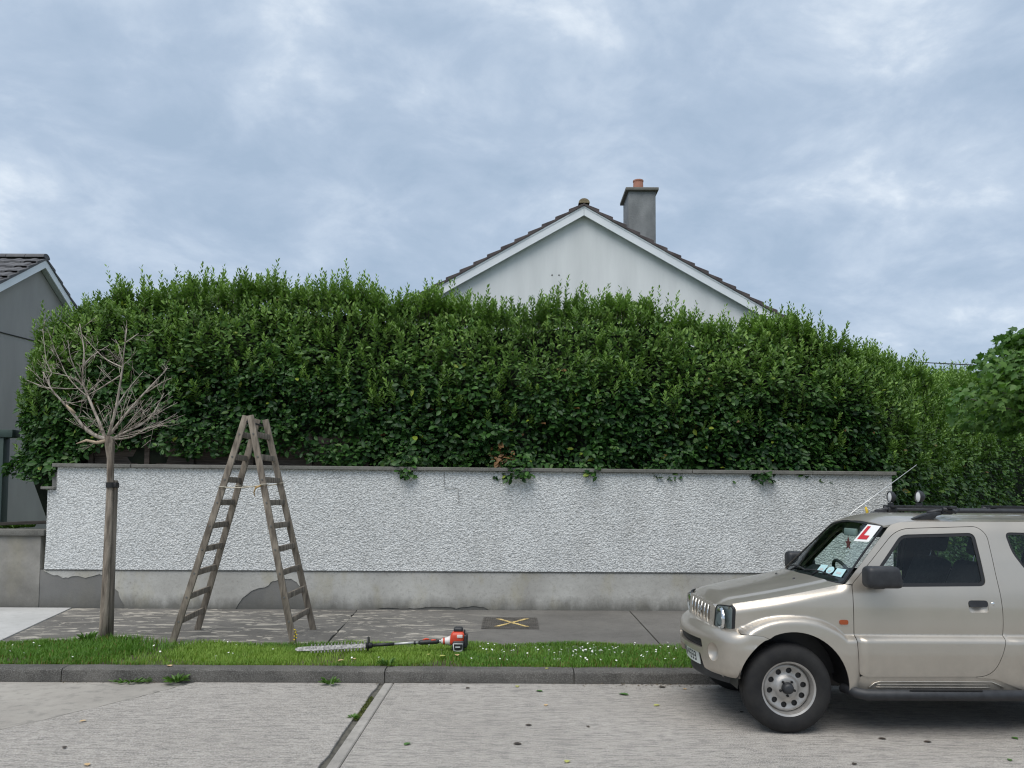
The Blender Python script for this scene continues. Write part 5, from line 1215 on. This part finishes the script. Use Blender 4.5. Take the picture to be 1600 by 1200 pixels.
# wheels
def wheel(u_, s, parent, zc=AZC, spare=False):
    y = s*0.672; c = (u_, y, zc)
    hw = 0.103; T = [(0.206, -hw+.006), (0.222, -hw-.004), (0.262, -hw-.010), (0.300, -hw-.004), (0.322, -hw+.014), (0.332, -hw+.034), (0.3365, -.045), (0.330, -.043), (0.330, -.035), (0.337, -.033), (0.3375, -.005), (0.331, -.004), (0.331, .004), (0.3375, .005), (0.337, .033), (0.330, .035), (0.330, .043), (0.3365, .045), (0.332, hw-.034), (0.322, hw-.014), (0.300, hw+.004), (0.262, hw+.010), (0.222, hw+.004), (0.206, hw-.006)]
    ty = B().lathe([(r, h*1) for r, h in T], 72, c).build('tyre', M['tyre'], parent, smooth=True, ang=R(40))
    o = s   # outward
    P_ = [(0.190, -o*0.09), (0.190, o*0.070), (0.195, o*0.092), (0.209, o*0.098), (0.213, o*0.094), (0.209, o*0.088), (0.198, o*0.084)]
    rimb = B(); rimb.lathe([(0.186, -o*.09), (0.182, -o*.06), (0.180, o*.02), (0.185, o*.06), (0.192, o*.090), (0.206, o*.097), (0.212, o*.093), (0.208, o*.086)], 56, c)
    rm = rimb.build('rim', M['steel'], parent, smooth=True, ang=R(50))
    rr = np.array([0, 0.05, 0.070, 0.080, 0.10, 0.125, 0.148, 0.166, 0.176, 0.184]); dd = np.array([0.060, 0.060, 0.060, 0.054, 0.036, 0.034, 0.040, 0.046, 0.040, 0.020])
    def dm(a, b_, i): r = np.hypot(a, b_); return u_+a, y+o*(np.interp(r, rr, dd)-i), zc+b_
    holes = [circ((0.130*math.cos(R(36*k+9)), 0.130*math.sin(R(36*k+9))), 0.0225, 14) for k in range(10)]
    panel(B(), circ((0, 0), 0.184, 56), holes, dm, 0.012, flip=s > 0, rim=0.012).build('disc', M['steel'], parent, smooth=True, recalc=False)
    B().lathe([(0.0, o*.02), (0.176, o*.02)], 24, c).build('brake_void', M['seal'], parent)
    B().lathe([(0.0, o*.108), (0.022, o*.108), (0.036, o*.102), (0.042, o*.085), (0.046, o*.06), (0.050, o*.055)], 20, c).build('hub_cap', M['plastic'], parent, smooth=True)
    for k in range(5):
        a = R(72*k+90+180); B().lathe([(0, o*.073), (0.009, o*.072), (0.010, o*.055)], 8, (u_+0.057*math.cos(a), y, zc+0.057*math.sin(a))).build('wheel_nut', M['tyre'], parent, smooth=True)
for u_ in (0.0, 2.25):
    for s in (-1, 1):
        wh = bpy.data.objects.new('wheel', None); C.objects.link(wh); wh.parent = car
        wheel(u_, s, wh)
# underside, wheel wells and inner shell
u0 = B(); u0.box(-0.36, 0.46, -0.50, 0.50, 0.40, 0.92); u0.box(0.46, 2.94, -0.70, 0.70, 0.34, 0.46); u0.box(-0.30, 2.9, -0.30, 0.30, 0.26, 0.42)
u0.build('chassis', M['seal'], car)
for c in (0.035, 2.265):
    for s in (-1, 1):
        b = B(); n = 20; vs = []
        for y in (s*0.46, s*0.772):
            for k in range(n+1): t = math.pi*k/n; vs.append((c+0.425*math.cos(t), y, AZC+0.438*math.sin(t)))
        b.add(vs, [(k, k+1, k+n+2, k+n+1) for k in range(n)]+[tuple(range(n+1))]); b.build('wheel_well', M['seal'], car, smooth=True, ang=R(40))
    B().tube([(c-0.035, -0.62, AZC), (c-0.035, 0.62, AZC)], 0.045, 10).build('axle', M['seal'], car)
b = B()
for s in (-1, 1):
    vs = []; 
    inn = [(0.50, 0.46), (1.68, 0.46), (1.68, 1.05), (0.50, 1.06)]
    panel(b, inn, [], lambda a, b_, i, s=s: (a, s*(wside(a, b_)-0.045), b_), 0.06, flip=s > 0)
b.build('door_lining', M['cabin'], car, recalc=False)
sidepanel('shut_backing', offpoly(dop, 0.03), [offpoly(win, 0.03), offpoly(hnd, 0.01)], M['seal'], off=0.022, rim=0, step=0.05)
sidepanel('cab_lining', [(1.66, 0.46), (2.92, 0.46), (2.92, 1.58), (1.66, 1.58)], [offpoly(qw, 0.01)], M['cabin'], off=0.03, rim=0, step=0.06)
# cabin
cb_ = B(); cb_.box(0.47, 2.9, -0.66, 0.66, 0.455, 0.475); cb_.build('cabin_floor', M['cabin'], car)
ds = B()
prof = [(0.43, 1.10), (0.62, 1.105), (0.74, 1.085), (0.80, 1.03), (0.79, 0.90), (0.70, 0.78), (0.45, 0.70)]
vs = [(a, y, z+0.012*math.cos(y*2)) for y in (-0.66, -0.3, 0.0, 0.3, 0.66) for a, z in prof]; m_ = len(prof)
ds.add(vs, [(i*m_+k, i*m_+k+1, (i+1)*m_+k+1, (i+1)*m_+k) for i in range(4) for k in range(m_-1)]); ds.build('dashboard', M['dashp'], car, smooth=True, ang=R(50))
B().tube([(0.60, 0.18, 1.09), (0.64, 0.32, 1.135), (0.65, 0.40, 1.13), (0.62, 0.52, 1.09)], [0.05, 0.06, 0.06, 0.05], 10).build('instrument_hood', M['dashp'], car, smooth=True)
sw = []
for k in range(29):
    t = 2*math.pi*k/28; sw.append((0.90-0.075*math.sin(t)*1.0+0.0, 0.34+0.185*math.cos(t), 1.06+0.165*math.sin(t)))
swo = B().tube(sw, 0.0155, 8, cap=False).build('steering_wheel', M['dashp'], car, smooth=True)
B().lathe([(0, -0.02), (0.05, -0.015), (0.06, 0.02)], 16, (0.905, 0.34, 1.06), 'x').build('wheel_hub', M['dashp'], swo, smooth=True)
for k in (0, 14): B().beam((0.905, 0.34, 1.055), sw[k], 0.03, 0.015).build('wheel_spoke', M['dashp'], swo)
for s in (-1, 1):
    y = s*0.34
    st = bpy.data.objects.new('front_seat', None); C.objects.link(st); st.parent = car
    b = B(); b.box(1.02, 1.50, y-0.23, y+0.23, 0.62, 0.80); b.build('cushion', M['cabin'], st, bevel=0.05, seg=4)
    b = B(); b.beam((1.47, y, 0.74), (1.70, y, 1.26), 0.46, 0.15, (1, 0, 0)); b.build('seat_back', M['cabin'], st, bevel=0.05, seg=4)
    b = B(); b.beam((1.705, y, 1.32), (1.745, y, 1.47), 0.26, 0.10, (1, 0, 0)); b.build('headrest', M['cabin'], st, bevel=0.035, seg=4)
    for q in (-.06, .06): B().tube([(1.69, y+q, 1.24), (1.715, y+q, 1.34)], 0.006, 6).build('headrest_post', M['chrome'], st)
b = B(); b.box(2.10, 2.55, -0.55, 0.55, 0.60, 0.80); b.build('rear_bench', M['cabin'], car, bevel=0.05, seg=3)
b = B(); b.beam((2.50, 0, 0.78), (2.62, 0, 1.18), 1.08, 0.13, (1, 0, 0)); b.build('rear_backrest', M['cabin'], car, bevel=0.04, seg=3)
b = B(); b.box(0.80, 0.825, -0.12, 0.12, 1.46, 1.525); b.build('rear_view_mirror', M['housing'], car, bevel=0.01)
for s in (-1, 1):
    b = B(); b.box(0.93, 0.955, s*0.30-0.17, s*0.30+0.17, 1.46, 1.57); b.build('sun_visor', M['cabinpale'], car, bevel=0.01)
stx = [(0.785, 0.0+0.055*(1 if k % 2 == 0 else .45)*math.sin(2*math.pi*k/10), 1.395+0.055*(1 if k % 2 == 0 else .45)*math.cos(2*math.pi*k/10)) for k in range(10)]
b = B(); b.add(stx+[(0.793, p[1], p[2]) for p in stx], [tuple(range(10)), tuple(range(10, 20))[::-1]]+[(i, i+10, (i+1) % 10+10, (i+1) % 10) for i in range(10)])
ff = b.build('hanging_star', M['pinkcloth'], car); B().tube([(0.789, 0, 1.44), (0.805, 0, 1.475)], 0.002, 4).build('cord', M['white'], ff)
# rear
rp = panel(B(), [(-0.70, 0.42), (0.70, 0.42), (0.72, 1.08), (0.55, 1.58), (-0.55, 1.58), (-0.72, 1.08)], [roundpoly([(-0.56, 1.12), (0.56, 1.12), (0.46, 1.50), (-0.46, 1.50)], 0.05)], lambda a, b, i: (2.96-0.10*np.clip((b-1.05)/0.5, 0, 1)-0.04*np.abs(a/0.7)**3-i, a, b), 0.06, rim=0.02).build('tailgate', M['paint'], car, smooth=True, recalc=False)
panel(B(), roundpoly([(-0.57, 1.11), (0.57, 1.11), (0.47, 1.51), (-0.47, 1.51)], 0.05), [], lambda a, b, i: (2.95-0.10*np.clip((b-1.05)/0.5, 0, 1)-0.04*np.abs(a/0.7)**3, a, b), 0.1).build('rear_glass', M['sideglass'], rp, smooth=True, recalc=False)
b = B(); b.box(2.90, 3.06, -0.78, 0.78, 0.40, 0.66); b.build('rear_bumper', M['paint'], car, bevel=0.05, seg=4)
for s in (-1, 1):
    b = B(); b.box(2.94, 2.985, s*0.60-0.06, s*0.60+0.06, 0.80, 1.02); b.build('tail_lamp', M['redprint'], car, bevel=0.01)
sp = B().lathe([(0.20, -0.09), (0.30, -0.10), (0.335, -0.07), (0.335, 0.07), (0.30, 0.10), (0.0, 0.11)], 40, (3.10, 0.05, 0.88), 'x').build('spare_wheel', M['tyre'], car, smooth=True, ang=R(40))
# ------------------------------------------------------------------ hedge trimmer on the grass
M['redplastic'] = MAT('orange_red_engine_plastic', (0.52, 0.045, 0.02), (0.60, 0.075, 0.03), 20, 0.4)
M['whitepl'] = MAT('white_plastic', (0.68, 0.66, 0.64), rough=0.45)
M['alu'] = MAT('bare_aluminium', (0.48, 0.48, 0.47), rough=0.4, metal=0.5)
M['blade'] = MAT('worn_blade_steel', (0.10, 0.10, 0.10), (0.36, 0.36, 0.35), 45, 0.55, 0.3, stretch=(1, 1, 1))
M['castsd'] = MAT('dark_tooth_steel', (0.05, 0.05, 0.052), (0.14, 0.14, 0.14), 60, 0.5, 0.4)
M['engine'] = MAT('engine_black', (0.014, 0.015, 0.017), (0.03, 0.031, 0.034), 30, 0.5)
TA = Vector((-2.235, 8.50, 0.172)); TB = Vector((-0.62, 8.66, 0.245))
ht = thing('hedge_trimmer', 'long-reach petrol hedge trimmer with red engine lying on the grass verge', 'hedge trimmer', tuple(TB))
td = (TB-TA).normalized(); ts = Vector((0, 0, 1)).cross(td).normalized(); tu = td.cross(ts)
tilt = 1.0; b1_ = (ts*math.cos(tilt)+tu*math.sin(tilt)).normalized(); b2_ = td.cross(b1_)      # blade lies part-tilted so that its teeth show
def tp_(a, o=0.0, h=0.0): return TA+td*a+b1_*o+b2_*h
def slabpoly(name, pts, th, mat, parent=ht, h0=0.0):
    n = len(pts); b = B(); b.add([tp_(a, o, h0) for a, o in pts]+[tp_(a, o, h0+th) for a, o in pts], [tuple(range(n)), tuple(range(n, 2*n))[::-1]]+[(i, i+n, (i+1) % n+n, (i+1) % n) for i in range(n)])
    return b.build(name, mat, parent)
slabpoly('blade_guide', [(0.0, -0.012), (0.02, -0.022), (0.09, -0.026), (0.72, -0.022), (0.72, 0.022), (0.09, 0.026), (0.02, 0.022), (0.0, 0.012)], 0.006, M['blade'])
slabpoly('tip_guard', [(-0.03, -0.008), (0.0, -0.022), (0.12, -0.024), (0.12, 0.024), (0.0, 0.022), (-0.03, 0.008)], 0.005, M['blade'], h0=0.0065)
for k in range(17):
    a = 0.135+k*0.0345
    for s in (-1, 1):
        o = slabpoly('tooth', [(a-0.010, s*0.018), (a+0.010, s*0.018), (a+0.006, s*0.050), (a-0.002, s*0.052)], 0.005, M['castsd'], h0=-0.004 if k % 2 else 0.001)
B().tube([tp_(0.70), tp_(0.735), tp_(0.77)], [0.030, 0.034, 0.028], 12).build('gear_case', M['engine'], ht, smooth=True)
B().lathe([(0.0, -0.006), (0.075, -0.006), (0.075, 0.006), (0.0, 0.006)], 20, tuple(tp_(0.725)+Vector((0, 0, 0.02))), 'x').build('hand_guard', M['engine'], ht)
B().tube([tp_(0.76), tp_(1.00)], 0.0175, 12).build('grip_tube', M['engine'], ht, smooth=True)
B().tube([tp_(0.98), tp_(1.26)], 0.0135, 12).build('shaft', M['alu'], ht, smooth=True)
B().tube([tp_(1.205), tp_(1.225)], 0.020, 12).build('shaft_collar', M['engine'], ht, smooth=True)
hd = B().tube([tp_(1.255), tp_(1.28), tp_(1.36), tp_(1.45), tp_(1.475)], [0.017, 0.025, 0.027, 0.025, 0.018], 12).build('rear_handle', M['engine'], ht, smooth=True)
B().tube([tp_(1.30, 0, .0)+Vector((0, 0, .022)), tp_(1.33)+Vector((0, 0, .034)), tp_(1.37)+Vector((0, 0, .028))], [0.008, 0.012, 0.007], 8).build('throttle_lock', M['redplastic'], hd, smooth=True)
B().tube([tp_(1.39)+Vector((0, -.012, .020)), tp_(1.44)+Vector((0, -.012, .020))], 0.009, 8).build('switch_strip', M['redplastic'], hd, smooth=True)
B().tube([tp_(1.47), tp_(1.50)], 0.0145, 10).build('shaft_end', M['alu'], ht, smooth=True)
B().tube([tp_(1.495), tp_(1.52), tp_(1.56), tp_(1.60)], [0.022, 0.034, 0.040, 0.058], 14).build('clutch_cone', M['whitepl'], ht, smooth=True)
B().tube([tp_(1.515), tp_(1.535)], 0.0365, 14).build('clutch_band', M['redplastic'], ht, smooth=True)
E0 = tp_(1.675)
def eb(name, x0, x1, y0, y1, z0, z1, mat, bev, parent=ht, seg=4, shear=0.0):
    b = B(); b.box(x0, x1, y0, y1, z0, z1); b.v = [(E0.x+x+shear*z, E0.y+y, E0.z+z) for x, y, z in b.v]; return b.build(name, mat, parent, bevel=bev, seg=seg)
cov = eb('engine_cover', -0.085, 0.068, -0.085, 0.085, -0.045, 0.098, M['redplastic'], 0.04, shear=0.14)
eb('cover_label', -0.005, 0.055, -0.092, -0.06, 0.038, 0.072, M['whitepl'], 0.006, cov, 2)
eb('starter_case', -0.055, 0.075, -0.098, -0.02, -0.105, 0.010, M['engine'], 0.025)
eb('fuel_tank', -0.065, 0.07, -0.06, 0.085, -0.135, -0.04, M['engine'], 0.03)
eb('air_filter', -0.045, 0.055, -0.05, 0.06, 0.09, 0.142, M['engine'], 0.022)
eb('exhaust_shield', 0.062, 0.105, -0.07, 0.07, -0.07, 0.07, M['engine'], 0.018)
eb('spark_lead', 0.062, 0.082, -0.06, -0.035, 0.05, 0.125, M['engine'], 0.008)
lp_ = [(-0.042, -0.020), (0.058, -0.020), (0.052, -0.092), (0.012, -0.098), (-0.036, -0.092), (-0.042, -0.020)]
B().tube([(E0.x+a, E0.y-0.104, E0.z+z) for a, z in lp_], 0.006, 6).build('starter_frame', M['housing'], ht, smooth=True)
B().box(E0.x-0.02, E0.x+0.03, E0.y-0.108, E0.y-0.098, E0.z-0.060, E0.z-0.048).build('starter_grip', M['housing'], ht)

# ------------------------------------------------------------------ access cover with painted cross
M['castiron'] = MAT('worn_cast_cover', (0.055, 0.050, 0.045), (0.12, 0.11, 0.098), 12, 0.75, 0.3)
M['yellowpaint'] = MAT('faded_yellow_paint', (0.50, 0.36, 0.12), (0.62, 0.48, 0.22), 30, 0.85)
mc = thing('access_cover', 'ribbed metal access cover sprayed with a yellow cross, set in the pavement', 'manhole cover', (-0.01, 10.5, 0.14))
x0, x1, y0, y1 = -0.345, 0.32, 10.13, 10.95
zz = lambda y: PZ(0, y)
def cvbox(nm, xa, xb, ya, yb, h0, h1, mat):
    b = B(); b.add([(x, y, zz(y)+h) for h in (h0, h1) for y in (ya, yb) for x in (xa, xb)], [(0, 2, 3, 1), (4, 5, 7, 6), (0, 1, 5, 4), (2, 6, 7, 3), (0, 4, 6, 2), (1, 3, 7, 5)])
    return b.build(nm, mat, mc)
cvbox('cover_plate', x0, x1, y0, y1, -0.01, 0.004, M['castiron'])
for a in (x0-0.03, x1+0.004): cvbox('cover_frame', a, a+0.026, y0-0.03, y1+0.03, -0.01, 0.008, M['castiron'])
for a in (y0-0.03, y1+0.004): cvbox('cover_frame', x0-0.002, x1+0.002, a, a+0.026, -0.01, 0.008, M['castiron'])
for k in range(22):
    a = x0+0.014+k*0.0298; cvbox('rib', a, a+0.015, y0+0.02, y1-0.02, 0.004, 0.010, M['castiron'])
for (ax_, ay, bx_, by) in ((-0.20, 10.22, 0.21, 10.86), (-0.17, 10.84, 0.20, 10.24)):
    b = B()
    n = 26
    for i in range(n):
        t0, t1 = i/n, (i+1)/n
        if random.random() < 0.06: continue
        wv = 0.030+random.uniform(-.008, .01); cxm = [ax_+(bx_-ax_)*t+random.uniform(-.003, .003) for t in (t0, t1)]; cym = [ay+(by-ay)*t for t in (t0, t1)]
        b.add([(cxm[0]-wv, cym[0], zz(cym[0])+0.0115), (cxm[0]+wv, cym[0], zz(cym[0])+0.0115), (cxm[1]+wv, cym[1], zz(cym[1])+0.0115), (cxm[1]-wv, cym[1], zz(cym[1])+0.0115)], [(0, 1, 2, 3)])
    b.build('paint_stroke', M['yellowpaint'], mc)

# ------------------------------------------------------------------ daisies, weeds, fallen leaves
def daisies():
    n = 420; x = np.concatenate([rng.uniform(-0.4, 3.0, 260), rng.normal(0.85, 0.16, 90), rng.uniform(-6, -0.5, 70)]); y = np.concatenate([rng.uniform(8.05, 9.08, 260), rng.normal(8.62, 0.13, 90), rng.uniform(8.1, 9.05, 70)])
    k = (rng.random(n) < 0.62) & (y > 8.03) & (y < 9.1); x, y = x[k], y[k]; n = len(x)
    z = 0.10+rng.uniform(0.05, 0.085, n); r = rng.uniform(0.008, 0.0135, n); V = []; F = []; b = B()
    for i in range(n):
        tx, ty = rng.normal(0, .35, 2); c = Vector((x[i], y[i], z[i])); pts = []
        for q in range(10):
            a = q*math.pi/5; rr = r[i]*(1 if q % 2 == 0 else 0.62); pts.append((c.x+rr*math.cos(a), c.y+rr*math.sin(a), c.z+rr*(tx*math.cos(a)+ty*math.sin(a))))
        b.add(pts, [tuple(range(10))])
        b.add([(c.x-.0012, c.y, 0.1), (c.x+.0012, c.y, 0.1), (c.x, c.y, c.z)], [(0, 1, 2)])
    M['daisy'] = MAT('daisy_petal', (0.78, 0.78, 0.74), rough=0.7)
    o = b.build('daisies', M['daisy'], recalc=False); tag(o, 'white daisies and clover flowers dotted through the verge grass', 'flowers', kind='stuff')
daisies()
M['weed'] = leafmat('weed_leaf', (0.045, 0.10, 0.02), (0.09, 0.19, 0.035), (0.13, 0.25, 0.05), 0.5, 0.25, 0.35)
M['dandelion'] = MAT('yellow_petals', (0.75, 0.55, 0.02), rough=0.7)
def weed(x, y, z, n, r, h, label, stretch=1.0):
    root = thing('weed', label, 'weed', (x, y, z), 'weeds along the kerb')
    a = rng.uniform(0, 2*np.pi, n); d = rng.random(n)**.6
    p = np.stack([x+np.cos(a)*d*r*.45*stretch, y+np.sin(a)*d*r*.3, z+0*a+d*h*.15], 1)
    ax = np.stack([np.cos(a)*1.0, np.sin(a)*.8-0.15, rng.uniform(0.2, 1.5, n)*h/r], 1); nr = np.stack([-np.cos(a)*.4, -np.sin(a)*.4, 0*a+1], 1)+rng.normal(0, .25, (n, 3))
    l_ = rng.uniform(.5, 1.0, n)*r*0.8
    leaf_mesh('leaves', p, ax, nr, l_, l_*rng.uniform(.22, .36, n), M['weed'], root, rng.random(n)*.9, rng.random(n)*.6, 0.1, 0.15)['kind'] = 'stuff'
weed(-3.18, 7.70, 0.0, 60, 0.13, 0.15, 'bushy green weed sprouting at the foot of the kerb')
weed(-3.62, 7.72, 0.0, 70, 0.09, 0.05, 'low straggling green weed lying along the foot of the kerb, left of the bushy one', 4.5)
weed(-1.71, 7.66, 0.0, 40, 0.11, 0.12, 'green weed with pointed leaves in the gutter, below the hedge trimmer')
weed(-1.262, 6.55, -0.012, 40, 0.06, 0.05, 'small green weed growing out of the road joint')
weed(-1.22, 7.99, 0.105, 26, 0.12, 0.16, 'tuft of long pale blades at the back of the kerb by the joint')
weed(-4.72, 9.02, 0.105, 50, 0.16, 0.42, 'tall arching grass weed at the base of the bare tree', 0.6)
weed(-7.65, 12.30, 1.27, 260, 0.11, 0.16, 'leafy plant showing above the low grey wall', 7.0)
fl = thing('yellow_flower', 'small yellow flower spike beside the ladder foot', 'flower', (-2.43, 9.13, 0.1))
B().tube([(-2.43, 9.13, 0.1), (-2.435, 9.13, 0.19), (-2.43, 9.125, 0.275)], 0.003, 5).build('stalk', M['weed'], fl)
for k in range(7): B().lathe([(0.0, 0.010), (0.011, 0.004), (0.004, -0.006)], 7, (-2.432+random.uniform(-.016, .016), 9.125+random.uniform(-.012, .012), 0.165+k*0.018), 'z').build('blossom', M['dandelion'], fl)
M['lf_green'] = MAT('fallen_green_leaf', (0.04, 0.11, 0.02), (0.07, 0.16, 0.03), 30, 0.55)
M['lf_yellow'] = MAT('fallen_yellow_green_leaf', (0.34, 0.36, 0.09), (0.45, 0.44, 0.14), 30, 0.6)
M['lf_brown'] = MAT('fallen_brown_leaf', (0.035, 0.028, 0.022), (0.075, 0.055, 0.04), 30, 0.8)
M['lf_tan'] = MAT('fallen_tan_leaf', (0.50, 0.33, 0.17), (0.60, 0.45, 0.25), 30, 0.7)
WD = {'lf_green': 'green', 'lf_yellow': 'yellowish', 'lf_brown': 'dark brown', 'lf_tan': 'tan'}
def fleaf(x, y, z, kind, label, ln=0.06, curl=0.25):
    a = random.uniform(0, 6.28); d = Vector((math.cos(a), math.sin(a), 0)); s = Vector((-d.y, d.x, 0)); c = Vector((x, y, z)); b = B(); pts = []
    ks = [(-.5, 0), (-.28, .26), (.05, .33), (.32, .2), (.5, 0)]
    up = [c+d*(t*ln)+s*(w_*ln)+Vector((0, 0, ln*(abs(w_)*curl*1.3+0.10*t*t))) for t, w_ in ks]; dn = [c+d*(t*ln)-s*(w_*ln)+Vector((0, 0, ln*(abs(w_)*curl+0.10*t*t))) for t, w_ in ks[1:-1]]
    md = [c+d*(t*ln)+Vector((0, 0, ln*0.10*t*t)) for t, w_ in ks[1:-1]]
    vs = up+dn+md    # 0-4 upper edge, 5-7 lower, 8-10 midrib
    b.add(vs, [(0, 1, 8), (1, 2, 9, 8), (2, 3, 10, 9), (3, 4, 10), (0, 8, 5), (8, 9, 6, 5), (9, 10, 7, 6), (10, 4, 7)])
    o = b.build('fallen_leaf', M[kind], smooth=True, recalc=False); tag(o, label, 'leaf', 'fallen leaves on road and verge')
LV = [(0.26, 7.44, 'lf_green', .075, 'green leaf on the road below the access cover'), (1.02, 7.33, 'lf_green', .10, 'largest green leaf on the road, just left of the car bumper'), (1.25, 6.95, 'lf_yellow', .065, 'yellowish leaf on the road between large green leaf and car wheel'),
      (0.06, 7.62, 'lf_yellow', .06, 'yellowish leaf in the gutter below the access cover'), (0.30, 6.94, 'lf_tan', .055, 'tan leaf on the road straight below the green leaf'), (-0.741, 5.834, 'lf_green', .07, 'green leaf on the road nearest the slab joint'),
      (-3.359, 6.385, 'lf_tan', .055, 'pale tan leaf on the left road slab below the diagonal joint'), (-2.784, 5.36, 'lf_tan', .06, 'tan leaf at the bottom edge of the left road slab'), (-0.40, 7.55, 'lf_brown', .05, 'dark brown leaf on the road near the slab joint, below the trimmer engine'),
      (1.92, 6.75, 'lf_brown', .05, 'dark brown leaf on the road close to the car front wheel'), (0.38, 5.47, 'lf_yellow', .06, 'yellowish leaf at the bottom edge of the middle road slab'), (-3.134, 5.72, 'lf_brown', .05, 'dark brown leaf on the left road slab, near the tan leaves'),
      (0.05, 5.85, 'lf_brown', .065, 'dark brown leaf low on the middle slab, between green and yellowish leaves'), (0.14, 6.33, 'lf_brown', .055, 'dark brown leaf in the centre of the middle road slab'), (0.60, 6.30, 'lf_brown', .04, 'small dark leaf right of the centre of the middle road slab'),
      (2.75, 6.02, 'lf_brown', .06, 'dark leaf on the road below the car door, nearer the front wheel'), (3.05, 5.95, 'lf_brown', .06, 'dark leaf on the road below the car door, farther from the front wheel'), (3.75, 6.05, 'lf_green', .06, 'green leaf on the road under the rear edge of the car door'),
      (1.42, 7.62, 'lf_brown', .07, 'curled brown leaf in the gutter just in front of the car'), (1.62, 7.55, 'lf_tan', .05, 'tan leaf in the gutter beneath the car bumper'), (2.30, 5.45, 'lf_brown', .05, 'brown leaf on the road in front of the car wheel, toward the bottom edge'), (3.4, 5.55, 'lf_green', .05, 'small green leaf on the open road below the side step')]
for x, y, k, l_, lab in LV: fleaf(x, y, 0.004, k, lab, l_)
GL = [(-1.686, 8.03, 'lf_tan', .075, 'pale tan leaf on the verge edge below the trimmer blade'), (-1.573, 8.12, 'lf_tan', .05, 'small tan leaf on the grass right of the pale one'), (-0.555, 8.33, 'lf_tan', .075, 'tan leaf on the grass below the trimmer engine'), (-0.70, 8.28, 'lf_yellow', .07, 'pale yellow-green leaf on the grass left below the engine'), (-0.85, 8.36, 'lf_yellow', .05, 'yellowish leaf on the grass below the trimmer handle'), (-3.33, 7.90, 'lf_tan', .08, 'tan leaf lying on the kerb top near the bushy weed'), (0.35, 7.86, 'lf_yellow', .05, 'pale leaf on the kerb top below the access cover')]
for x, y, k, l_, lab in GL: fleaf(x, y, 0.155 if y > 8.0 else 0.122, k, lab, l_)
# crumbs of dry litter along the gutter
def litter():
    n = 900; x = rng.uniform(-7, 6, n); y = KY-0.012-np.abs(rng.normal(0, 0.05, n)); x2 = rng.normal(1.5, 0.35, 160); y2 = KY-0.02-np.abs(rng.normal(0, 0.09, 160))
    keep = vnoise(x*1.3, 0*x, 0, 44) > 0.45; x = np.r_[x[keep], x2]; y = np.r_[y[keep], y2]; n = len(x)
    p = np.stack([x, y, np.full(n, 0.004)], 1); ax = rng.normal(0, 1, (n, 3)); ax[:, 2] = np.abs(ax[:, 2])*.2; nr = rng.normal(0, .35, (n, 3)); nr[:, 2] = 1
    M['litter'] = leafmat('dry_litter', (0.03, 0.025, 0.02), (0.12, 0.095, 0.06), (0.2, 0.16, 0.1), 0.85, 0.0, 0.2)
    o = leaf_mesh('gutter_litter', p, ax, nr, rng.uniform(0.006, 0.026, n), rng.uniform(0.004, 0.012, n), M['litter'], None, rng.random(n)*.9, rng.random(n)*.5)
    tag(o, 'crumbs of dry leaf litter along the gutter', 'litter', kind='stuff')
litter()
